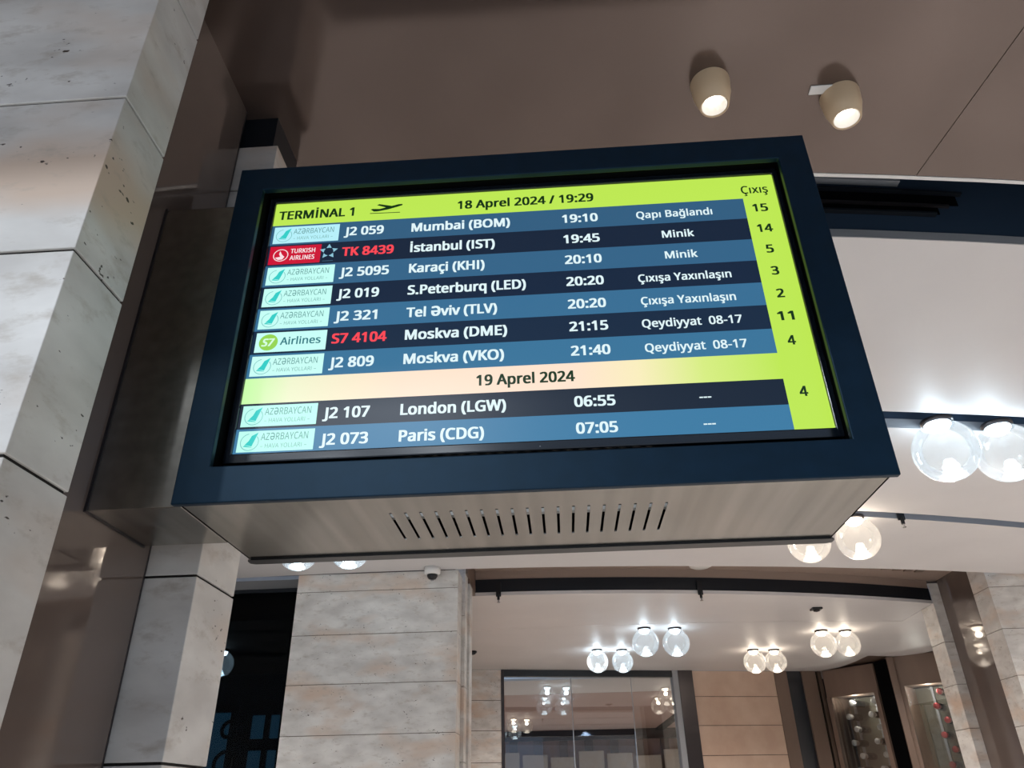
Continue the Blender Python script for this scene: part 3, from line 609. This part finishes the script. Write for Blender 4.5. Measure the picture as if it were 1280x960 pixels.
q 493|358 58,354 58,340 40,323 25,303 11,279 1,251 -6,219 -8,170 -2,128 17,93 48,66 91,49 146,44 214,47 261,54 302,67 338,83 368,104 393,129 413,157 427,188 435,221 438,253 436,280 429,304 419,324 405,341 389,355 371,369 430,425 430,425 -192,354 -192|233 51,260 52,284 58,304 67,320 79,333 96,342 116,349 140,352 263,343 305,328 337,305 361,273 375,231 379,196 374,167 359,145 334,130 300,120 260,117 213,120 165,130 126,146 93,168 70,197 55
r 331|319 433,310 368,248 373,176 334,156 305,143 270,139 0,68 0,68 430,126 430,134 351,198 418,231 433,249 437
s 384|348 119,346 92,339 69,327 49,311 32,292 18,268 6,241 -2,176 -8,59 11,42 19,42 83,153 50,178 49,211 51,236 57,256 66,269 79,277 94,280 112,264 150,84 239,69 252,57 266,48 283,43 302,41 324,46 358,61 386,85 408,118 425,157 435,202 438,339 409,315 353,238 377,171 379,149 374,131 366,118 356,111 343,108 328,109 317,127 290,289 215,321 191,333 176,341 159,346 140
t 289|272 59,272 5,178 -7,157 -3,120 13,104 27,91 44,82 66,76 93,74 125,74 375,13 375,13 409,75 437,103 528,144 528,144 430,269 430,269 375,144 375,144 127,146 103,153 83,163 69,177 58,193 52
u 496|427 430,427 0,370 0,359 57,321 20,220 -8,187 -6,159 -1,134 8,112 21,95 38,81 59,71 85,65 114,63 148,63 430,135 430,135 153,137 122,145 96,158 76,176 62,200 53,230 51,260 53,285 59,306 69,323 82,336 100,345 121,352 146,356 175,357 430
v 407|163 0,0 430,75 430,201 63,207 72,332 430,407 430,244 0
x 424|170 220,22 430,102 430,213 268,322 430,402 430,253 220,410 0,330 0,213 172,94 0,14 0
y 409|1 430,76 430,205 68,209 68,333 430,409 430,188 -130,157 -164,138 -176,117 -185,94 -191,9 -186,9 -130,99 -126,121 -110,174 -2
Ç 507|294 516,266 510,241 502,217 490,196 474,178 456,162 434,149 410,139 383,131 353,125 286,128 241,135 200,147 164,164 132,186 105,213 83,244 68,281 58,322 55,460 78,460 15,369 -6,312 -8,257 -4,208 8,166 28,130 56,101 90,78 131,62 178,52 230,49 287,51 329,57 369,67 406,81 440,99 471,120 499,145 523,174 543,206 559,242 571,281 578,324 581,460 557,482 547,453 486|379 -111,376 -135,366 -155,350 -171,327 -183,297 -190,221 -188,221 -144,281 -148,307 -141,316 -134,321 -125,322 -113,320 -100,313 -90,269 -72,249 -69,284 0,330 0,310 -43
ç 385|241 -8,204 -5,170 2,139 15,112 34,88 58,69 87,55 123,47 165,44 213,47 262,56 305,71 342,90 372,114 396,142 415,174 428,208 435,245 438,358 415,337 356,244 376,217 374,193 368,172 358,155 343,141 325,131 303,123 277,117 213,123 152,131 126,141 104,155 86,172 71,191 61,214 55,240 53,351 78,351 15,304 -2|306 -111,303 -135,293 -155,277 -171,254 -183,224 -190,148 -188,148 -144,208 -148,234 -141,243 -134,248 -125,249 -113,247 -100,240 -90,196 -72,176 -69,211 0,257 0,237 -43
ğ 493|221 438,248 436,273 431,297 422,319 409,338 393,355 373,359 373,369 430,425 430,425 -7,423 -46,416 -80,404 -109,388 -135,367 -155,341 -172,310 -183,274 -190,202 -192,147 -186,99 -174,78 -165,78 -100,99 -110,237 -134,271 -130,300 -119,324 -101,341 -77,352 -48,358 57,354 57,338 37,320 21,299 8,275 -1,250 -6,221 -8,170 -2,126 18,91 51,65 95,49 149,44 214,49 278,65 332,91 377,126 411,169 431|230 379,207 376,187 370,169 359,153 344,140 326,130 303,123 277,117 213,120 165,130 124,146 92,169 68,197 54,232 50,271 53,288 58,303 65,336 98,349 131,355 251,350 282,343 309,332 331,319 348,302 362,281 371,257 377|362 593,359 573,353 554,344 537,333 522,302 500,282 492,260 487,236 486,199 489,170 499,146 515,129 537,118 563,113 593,156 593,163 569,185 550,296 555,311 570,316 581,318 593
İ 272|239 0,32 0,32 42,99 57,99 515,32 531,32 573,239 573,239 531,172 515,172 57,239 42|147 733,166 723,173 714,177 703,177 675,173 664,166 655,147 645,126 645,107 655,101 664,97 675,95 689,97 703,101 714,107 723,126 733
ı 207|139 0,68 0,68 430,139 430
ş 384|348 119,346 92,339 69,327 49,311 32,292 18,268 6,241 -2,176 -8,59 11,42 19,42 83,153 50,178 49,211 51,236 57,256 66,269 79,277 94,280 112,264 150,84 239,69 252,57 266,48 283,43 302,41 324,46 358,61 386,85 408,118 425,157 435,202 438,339 409,315 353,238 377,171 379,149 374,131 366,118 356,111 343,108 328,109 317,127 290,289 215,321 191,333 176,341 159,346 140|272 -111,269 -135,259 -155,242 -171,219 -183,189 -190,113 -188,113 -144,173 -148,200 -141,208 -134,213 -125,215 -113,213 -100,205 -90,194 -83,142 -69,176 0,223 0,202 -43,256 -68
– 401|32 184,32 246,369 246,369 184
  209"""
GL = {}
for ln in GLYPHS.split("\n"):
    rest = ln[2:].split('|')
    GL[ln[0]] = (int(rest[0]), [[tuple(map(int, q.split())) for q in c.split(',')] for c in rest[1:]])
bar = [(96, 0), (168, 0), (168, 573), (96, 573)]
GL['I'] = (264, [bar]); GL['İ'] = (264, [bar, [(94, 640), (170, 640), (170, 720), (94, 720)]])
e_ = GL['e']
def turned(k, h):     # schwa: the letter e turned by 180 degrees
    xs = [p[0] for c in e_[1] for p in c]; ys = [p[1] for c in e_[1] for p in c]
    return (int(e_[0]*k), [[(int((min(xs)+max(xs)-p[0])*k), int((max(ys)-p[1])*h)-10) for p in c] for c in e_[1]])
GL['Ə'] = turned(1.28, 1.37); GL['ə'] = turned(1, 1)
def text(s, u0, u1, v, cap, rgb, lay=4, bold=.033, name='lettering', shear=0):
    """lettering fitted between u0 and u1 on baseline v"""
    cu = bpy.data.curves.new('t', 'CURVE'); cu.dimensions = '2D'; cu.fill_mode = 'FRONT'
    x = 0
    for ch in s:
        adv, cs = GL[ch]
        for c in cs:
            sp = cu.splines.new('POLY'); sp.points.add(len(c)-1); sp.use_cyclic_u = True
            for q, p in zip(sp.points, c): q.co = ((x+p[0])/1000+shear*p[1]/1000, p[1]/1000, 0, 1)
        x += adv + 14
    to = bpy.data.objects.new('t', cu); COL.objects.link(to)
    bpy.context.view_layer.update()
    m0 = bpy.data.meshes.new_from_object(to.evaluated_get(bpy.context.evaluated_depsgraph_get()))
    bpy.data.objects.remove(to); bpy.data.curves.remove(cu)
    V0 = [p.co.copy() for p in m0.vertices]; F0 = [tuple(p.vertices) for p in m0.polygons]
    bpy.data.meshes.remove(m0)
    a, b = min(p.x for p in V0), max(p.x for p in V0)
    k = (u1-u0)/(b-a+2*bold); kz = cap/(.573+bold)
    sh = [(0, 0)] if bold <= 0 else [(-bold, -bold*.5), (bold, -bold*.5), (-bold, bold*.5), (bold, bold*.5), (0, 0)]
    V = []; F = []
    for n_, (dx, dy) in enumerate(sh):
        o_ = len(V)
        V += [(u0+(p.x-a+bold+dx)*k, SY-.0001*lay-.000002*n_, ZM+v+(p.y+bold*.5+dy)*kz) for p in V0]
        F += [tuple(q+o_ for q in f) for f in F0]
    me = bpy.data.meshes.new(name); me.from_pydata(V, [], F); me.materials.append(em(rgb))
    o = bpy.data.objects.new(name, me); COL.objects.link(o); o.parent = scr
    return o
UL, UR = -.4765, .4805
rows = [.2905, .235, .1865, .1375, .089, .0405, -.0075, -.056, -.104, -.153, -.200, -.2455]
base = [.2505, .2010, .152, .104, .055, .006, -.041, -.090, -.1385, -.187, -.235]
YG = (190, 233, 84)
flat('header_band', [rect(UL, UR, rows[1], rows[0])], YG, 1)
flat('gate_column', [rect(.418, UR, rows[-1], rows[1])], YG, 1)
blue = [(50, 94, 128), (52, 100, 136), (56, 110, 148), (58, 116, 154), (60, 122, 162)]
dark = [(20, 36, 58), (20, 38, 62), (22, 42, 66), (20, 34, 52)]
bands = {1: blue[0], 2: dark[0], 3: blue[1], 4: dark[1], 5: blue[2], 6: dark[2], 7: blue[3], 9: dark[3], 10: blue[4]}
for k, c in bands.items(): flat('row_band', [rect(UL, .418, rows[k+1], rows[k])], c, 1)
# date band: peach in the middle fading to yellow-green, as displayed
dm = emis('date_band', (255, 230, 210), 1.0); nt = dm.node_tree
g = nt.nodes.new('ShaderNodeNewGeometry'); sx = nt.nodes.new('ShaderNodeSeparateXYZ'); mr = nt.nodes.new('ShaderNodeMapRange'); cr = nt.nodes.new('ShaderNodeValToRGB')
mr.inputs[1].default_value = UL; mr.inputs[2].default_value = .42
nt.links.new(g.outputs['Position'], sx.inputs[0]); nt.links.new(sx.outputs[0], mr.inputs[0]); nt.links.new(mr.outputs[0], cr.inputs[0])
els = cr.color_ramp.elements; els[0].color = (*lin((200, 255, 170)), 1); els[1].color = (*lin((190, 233, 84)), 1)
for p, c in ((.09, (240, 244, 205)), (.3, (255, 228, 204)), (.62, (255, 228, 206)), (.74, (250, 238, 190)), (.86, (215, 238, 130))):
    e = els.new(p); e.color = (*lin(c), 1)
nt.links.new(cr.outputs[0], nt.nodes['Principled BSDF'].inputs['Emission Color'])
flat('date_band', [rect(UL, .419, rows[9], rows[8])], None, 1, dm)
INK = (18, 50, 20); WH = (225, 246, 250); RED = (255, 72, 84)
text('TERMİNAL 1', -.468, -.320, base[0]-.001, .0215, INK)
text('18 Aprel 2024 / 19:29', -.119, .141, base[0], .0205, INK)
text('Çıxış', .4175, .467, .2465, .019, INK, bold=.016)
# take-off pictogram
def pv(px, py): a = at(310+px/6, 240+py/6, 1, SY); return (a.x, a.z-ZM)
flat('plane_symbol', [[pv(*q) for q in ((920, 133), (935, 128), (990, 128), (1075, 106), (1130, 92), (1158, 90), (1160, 99), (1120, 112), (1050, 132), (970, 147), (945, 148))],
                      [pv(*q) for q in ((968, 100), (985, 92), (1080, 105), (1040, 118))],
                      [pv(*q) for q in ((915, 160), (1140, 150), (1140, 155), (915, 165))]], INK, 4)
tab = [(1, 'J2 059', -.259, WH, 'Mumbai (BOM)', -.019, '19:10', 'Qapı Bağlandı', .217, .357, '15'),
       (2, 'TK 8439', -.237, RED, 'İstanbul (IST)', -.048, '19:45', 'Minik', .259, .317, '14'),
       (3, 'J2 5095', -.243, WH, 'Karaçi (KHI)', -.067, '20:10', 'Minik', .259, .317, '5'),
       (4, 'J2 019', -.258, WH, 'S.Peterburq (LED)', .007, '20:20', 'Çıxışa Yaxınlaşın', .206, .369, '3'),
       (5, 'J2 321', -.258, WH, 'Tel Əviv (TLV)', -.045, '20:20', 'Çıxışa Yaxınlaşın', .206, .369, '2'),
       (6, 'S7 4104', -.238, RED, 'Moskva (DME)', -.028, '21:15', 'Qeydiyyat  08-17', .203, .372, '11'),
       (7, 'J2 809', -.257, WH, 'Moskva (VKO)', -.034, '21:40', 'Qeydiyyat  08-17', .203, .372, '4'),
       (9, 'J2 107', -.257, WH, 'London (LGW)', -.032, '06:55', '---', .280, .299, '4'),
       (10, 'J2 073', -.256, WH, 'Paris (CDG)', -.068, '07:05', '---', .280, .299, '')]
for k, fn, fx, fc, city, cx, tm, st, s0, s1, gt in tab:
    v = base[k]
    text(fn, -.335, fx, v, .0205, fc); text(city, -.206, cx, v, .0205, WH); text(tm, .079, .1455, v, .0195, WH)
    text(st, s0, s1, v+(.000 if st != '---' else .0005), .0165, WH, bold=.022)
    if gt:
        wd_ = .0135 if len(gt) == 1 else .028
        text(gt, .4455-wd_/2, .4455+wd_/2, v+.0005, .0185, INK)
text('19 Aprel 2024', -.081, .083, base[8]-.0005, .0205, INK)
def disc(cu, cv, r, r2=None, a0=0, a1=2*math.pi, n=28):
    if r2 is None: return [[(cu+r*math.cos(2*math.pi*i/n), cv+r*math.sin(2*math.pi*i/n)) for i in range(n)]]
    out = []
    for i in range(n):
        t, s = a0+(a1-a0)*i/n, a0+(a1-a0)*(i+1)/n
        out.append([(cu+r*math.cos(t), cv+r*math.sin(t)), (cu+r*math.cos(s), cv+r*math.sin(s)), (cu+r2*math.cos(s), cv+r2*math.sin(s)), (cu+r2*math.cos(t), cv+r2*math.sin(t))])
    return out
LB = [(182, 240, 250), None, (196, 255, 246), (198, 255, 246), (198, 255, 246), (200, 255, 248), (202, 255, 246), None, (190, 255, 240), (190, 255, 240)]
for k in (1, 3, 4, 5, 7, 9, 10):
    v0, v1 = rows[k+1]+.004, rows[k]-.004; vm = (v0+v1)/2
    flat('logo_card', [rect(-.4715, -.345, v0, v1)], LB[k-1], 2)
    flat('logo_ring', disc(-.4515, vm-.001, .0155, .0143, math.radians(100), math.radians(400)), (120, 190, 190), 3)
    flat('logo_wing', [[(-.459, vm-.006), (-.447, vm-.009), (-.4385, vm+.016), (-.449, vm+.010), (-.453, vm+.001)], [(-.4615, vm-.009), (-.447, vm-.011), (-.4465, vm-.0105), (-.4585, vm-.0065)]], (52, 206, 200), 4)
    text('AZƏRBAYCAN', -.4335, -.3555, vm+.0015, .0125, (96, 150, 150), 3, bold=0)
    text('– HAVA YOLLARI –', -.4325, -.3565, vm-.0125, .0075, (120, 175, 172), 3, bold=0)
v0, v1 = rows[3]+.003, rows[2]-.003; vm = (v0+v1)/2
flat('logo_card', [rect(-.4735, -.3755, v0, v1)], (205, 18, 52), 2)
flat('logo_ring', disc(-.4515, vm, .0145, .0127), (250, 225, 230), 3)
flat('logo_bird', [[(-.462, vm-.005), (-.452, vm-.0035), (-.455, vm+.003), (-.4535, vm+.0105), (-.4495, vm+.002), (-.444, vm-.004), (-.4475, vm-.010), (-.456, vm-.0105)]], (250, 225, 230), 3)
text('TURKISH', -.4335, -.3865, vm+.0035, .0105, (250, 232, 236), 4, bold=.022)
text('AIRLINES', -.4335, -.3865, vm-.0125, .0105, (250, 232, 236), 4, bold=.022)
st = []
for i in range(5):
    a = math.radians(90+72*i); c = (-.3605+.0105*math.cos(a), vm+.003+.0105*math.sin(a))
    st.append([(c[0]+.0075*math.cos(a), c[1]+.0075*math.sin(a)), (c[0]+.0055*math.cos(a+2.0), c[1]+.0055*math.sin(a+2.0)), (c[0]-.0015*math.cos(a), c[1]-.0015*math.sin(a)), (c[0]+.0055*math.cos(a-2.0), c[1]+.0055*math.sin(a-2.0))])
flat('logo_star', st, (140, 195, 215), 3)
flat('logo_line', [rect(-.3705, -.3505, vm-.0195, vm-.0187)], (80, 120, 145), 3)
v0, v1 = rows[7]+.004, rows[6]-.004; vm = (v0+v1)/2
flat('logo_card', [rect(-.4705, -.3445, v0, v1)], LB[5], 2)
flat('logo_disc', disc(-.4475, vm, .0168), (150, 214, 84), 3)
text('S7', -.4595, -.4365, vm-.008, .016, (215, 255, 225), 4, bold=.04, shear=.2)
text('Airlines', -.4265, -.3545, vm-.0065, .0155, (52, 122, 132), 4, bold=.02)
# small control marks printed on the lower bezel
flat('bezel_mark', [rect(.02+k*.0, .022, -.2565, -.2555) for k in range(1)], (90, 110, 120), 52, M['lip'])

# steel arm from the bronze panel to the case
am = thing('steel_arm', 'deep brushed steel bracket between the bronze panel and the departures screen', 'bracket', (-.60, .1, ZM-H2))
obj('arm_shell', BX(-.680, -W2+IN-.001, .0155, .1965, zb0, 2.565), M['steel'], am, bevel=.0015)
obj('wall_flange', BX(-.6805, -.676, .0135, .1985, zb0-.002, 2.567), M['darkmetal'], am)

# ================================================================== GLOBE LAMPS
SPH = None
def globe(px, pytop, r, cool, label, power, z=ZC, group='clear glass globe lamps on the pale ceilings'):
    c = at(px, pytop, 2, z); t = thing('globe_lamp', label, 'ceiling lamp', (c.x, c.y, z), group)
    def p(name, prof, m, n=36):
        o = obj(name, lathe(bmesh.new(), prof, n=n), M[m], None, smooth=True); o.parent = t; return o
    p('ceiling_mount', [(.0, 0), (r*.50, 0), (r*.50, -.012), (r*.42, -.02), (0, -.02)], 'darkmetal')
    cz = -.012-r
    prof = []
    for i in range(4, 25): a = math.pi*i/24; prof.append((r*math.sin(a), cz+r*math.cos(a)))
    prof[-1] = (0, cz-r)
    o = obj('glass_globe', lathe(bmesh.new(), prof, n=40, caps=False), M['globe'], None, smooth=True); o.parent = t
    p('led_dome', [(r*.40, -.0205), (r*.40, -.03), (r*.30, -.05), (r*.14, -.06), (0, -.062)], 'led_cool' if cool else 'led_warm', 24)
    p('led_reflection', [(0, cz-r*.93), (r*.24, cz-r*.91), (r*.28, cz-r*.82), (r*.20, cz-r*.72), (r*.19, cz-r*.62), (r*.25, cz-r*.52), (0, cz-r*.50)], 'reflection_cool' if cool else 'reflection_warm', 20)  # glowing part stands in for the LED's reflection in the glass
    l = bpy.data.lights.new('globe_light', 'POINT'); l.energy = power; l.shadow_soft_size = .03; l.color = (.72, .88, 1) if cool else (1, .85, .68)
    lo = bpy.data.objects.new('globe_light', l); COL.objects.link(lo); lo.parent = t; lo.location = (0, 0, -.095)
    return t
globe(1170, 526, .152, 1, 'big cool-white glass globe right of the screen frame, left one of the nearest pair', 1.8)
globe(1245, 530, .146, 1, 'big cool-white glass globe at the right edge of the photo, behind its twin', 1.8)
globe(1005, 650, .138, 0, 'warm glass globe half hidden below the right end of the steel case', 2)
globe(1066, 646, .138, 0, 'warm glass globe just off the lower right corner of the steel case', 2)
globe(377, 662, .132, 1, 'cool glass globe almost hidden under the case, only its base showing, nearer the dark window', 1.5)
globe(440, 660, .132, 1, 'cool glass globe almost hidden under the case, only its base showing, above the stone wall', 1.5)
globe(805, 785, .141, 1, 'cool glass globe in the shop, left one of the upper pair', 1.4)
globe(843, 785, .141, 1, 'cool glass globe in the shop, right one of the upper pair', 1.4)
globe(746, 812, .127, 1, 'cool glass globe in front of the glazing, leftmost lamp of the shop', 1.8)
globe(777, 812, .127, 1, 'cool glass globe in front of the glazing, second from left in the shop', 1.8)
globe(941, 812, .134, 0, 'warm glass globe before the peach stone wall, left one of its pair', 1.5)
globe(967, 812, .130, 0, 'warm glass globe before the peach stone wall, right one of its pair', 1.5)
globe(1026, 788, .137, 0, 'warm glass globe above the wine cabinets, left one of its pair', 1.5)
globe(1056, 788, .132, 0, 'warm glass globe above the wine cabinets, right one of its pair', 1.5)

globe(279, 812, .12, 1, 'small cool globe standing in for a lamp reflection in the black glass beside the pier', .25, z=2.95, group=None)  # added globe in place of a lamp's reflection in the dark glass
# ================================================================== DOWNLIGHTS on the bronze ceiling
def downlight(px, py, bx, by, label):
    c = at(px, py, 2, ZB); d = ray(bx, by); t_ = (c.y-CAM.y)/d.y; h = ZB-(CAM+d*t_).z
    t = thing('downlight', label, 'ceiling lamp', (c.x, c.y, ZB), 'downlights on the bronze ceiling')
    def p(name, prof, m, caps=True):
        o = obj(name, lathe(bmesh.new(), prof, n=40, caps=caps), M[m], None, smooth=True); o.parent = t; return o
    p('housing', [(.047, -.0005), (.047, -.006), (.0445, -h*.5), (.034, -h), (.031, -h), (.030, -h+.012), (.029, -.02)], 'beige', False)
    p('reflector', [(.030, -h+.002), (.024, -h+.03), (.0, -h+.032)], 'white', False)
    p('lamp_lens', [(0, -h+.022), (.017, -h+.022), (.019, -h+.026), (0, -h+.028)], 'down')
    l = bpy.data.lights.new('downlight_spot', 'SPOT'); l.energy = 6; l.spot_size = 1.7; l.spot_blend = .7; l.color = (1, .88, .72); l.shadow_soft_size = .02
    lo = bpy.data.objects.new('downlight_spot', l); COL.objects.link(lo); lo.parent = t; lo.location = (0, 0, -h+.012)
downlight(887, 104, 891, 133, 'beige conical ceiling downlight straight above the screen frame, the left of two')
downlight(1049, 120, 1056, 149, 'beige conical ceiling downlight near the upper right corner of the screen frame')

pl = obj('lit_streak', BX(.715, .775, .258, .284, ZB-.004, ZB-.0002), M['white'], None, bevel=.0015)  # white plate stands in for the light streak beside the downlight
tag(pl, 'small white oblong plate standing in for a streak of light on the bronze ceiling beside the right downlight', 'light streak')
# linear air diffuser in the dark slot
z_ = 3.40
df = thing('air_diffuser', 'long black linear air diffuser in the dark ceiling slot, right of the screen', 'air vent', (.9, .9, z_))
yv = lambda x, o: E2(x)-o
for o_, w_, mm in ((.0, .006, 'dark'),): pass
def vbar(name, x0, x1, z0, z1, th, m, n=16):
    obj(name, strip(lambda x: E2(x)-th, lambda x: E2(x)-.0005, x0, x1, z0, z1, n), M[m], df)
vbar('air_slot', -.3, 1.50, 3.360, 3.402, .004, 'inside')
vbar('diffuser_blade', -.3, 1.52, 3.404, 3.412, .02, 'black')
vbar('diffuser_blade', -.3, 1.46, 3.347, 3.356, .012, 'darkmetal')
vbar('air_slot', -.3, 1.42, 3.316, 3.345, .004, 'inside')
vbar('diffuser_blade', -.3, 1.40, 3.304, 3.312, .02, 'black')
tr = obj('trim_1', strip(lambda x: E2(x)-.03, lambda x: E2(x)-.002, -.6, 1.30, 3.438, 3.446), M['lip']); struct(tr)

# ================================================================== SMALL CEILING FIXTURES
c = at(542, 712, 1, WY)
cm = thing('security_camera', 'white dome security camera at the top of the stone wall', 'camera', (at(542, 712, 2, ZC).x, WY-.075, ZC))
for nme, prof, m in (('housing', [(0, 0), (.062, 0), (.062, -.045), (.05, -.055), (0, -.055)], 'white'), ('dome', [(.042, -.054), (.04, -.07), (.028, -.088), (.0, -.095)], 'dark'), ('lens_ring', [(.013, -.094), (.013, -.1), (0, -.1)], 'chrome')):
    o = obj(nme, lathe(bmesh.new(), prof, n=28), M[m], None, smooth=True); o.parent = cm
c = at(1020, 760, 2, ZC)
t = thing('ceiling_sensor', 'small black square sensor on the shop ceiling, above the wine cabinets', 'sensor', (c.x, c.y, ZC))
o = obj('base_plate', BX(-.05, .05, -.05, .05, -.02, 0), M['dark'], None, bevel=.006); o.parent = t
o = obj('sensor_eye', lathe(bmesh.new(), [(.032, -.02), (.03, -.032), (0, -.04)], n=20), M['darkmetal'], None, smooth=True); o.parent = t
c = at(590, 816, 2, ZC)
t = thing('ceiling_sensor', 'tiny black dome sensor at the left end of the shop ceiling', 'sensor', (c.x+.02, c.y-.1, ZC))
o = obj('base_plate', lathe(bmesh.new(), [(0, 0), (.05, 0), (.05, -.02), (0, -.02)], n=20), M['dark'], None); o.parent = t
o = obj('sensor_eye', lathe(bmesh.new(), [(.04, -.02), (.03, -.035), (0, -.045)], n=20), M['bezel'], None, smooth=True); o.parent = t
c = at(876, 709, 2, 3.38)
t = thing('smoke_detector', 'round white detector peeping over the edge of the pale ceiling', 'detector', (c.x, c.y+.0, 3.42))
o = obj('detector_body', lathe(bmesh.new(), [(0, 0), (.10, 0), (.10, -.03), (.07, -.045), (0, -.05)], n=28), M['white'], None, smooth=True); o.parent = t
o = obj('base_ring', lathe(bmesh.new(), [(.104, 0), (.104, -.008), (.10, -.008)], n=28, caps=False), M['lip'], None); o.parent = t
def sprinkler(px, py, fe, label):
    c = at(px, py, 2, ZC-.02); x = c.x; y = fe(x)
    t = thing('ceiling_sprinkler', label, 'sprinkler', (x, y-.01, ZC+.06), 'sprinklers at the ceiling slots')
    for nme, bmx, m in (('bracket', BX(-.022, .022, -.012, .0, -.075, .05), 'dark'),
                        ('pipe', lathe(bmesh.new(), [(0, -.05), (.012, -.05), (.012, -.105), (0, -.105)], (0, -.012, 0), 14), 'dark'),
                        ('nozzle', lathe(bmesh.new(), [(0, -.105), (.007, -.105), (.007, -.122), (.014, -.124), (.014, -.128), (0, -.13)], (0, -.012, 0), 14), 'chrome')):
        o = obj(nme, bmx, M[m], None); o.parent = t
sprinkler(625, 752, E6, 'small black ceiling sprinkler at the left end of the dark shop fascia')
sprinkler(875, 746, E6, 'small black ceiling sprinkler at the middle of the dark shop fascia')
sprinkler(1131, 648, E4b, 'small dark sprinkler in the thin slot below the big pair of globes')
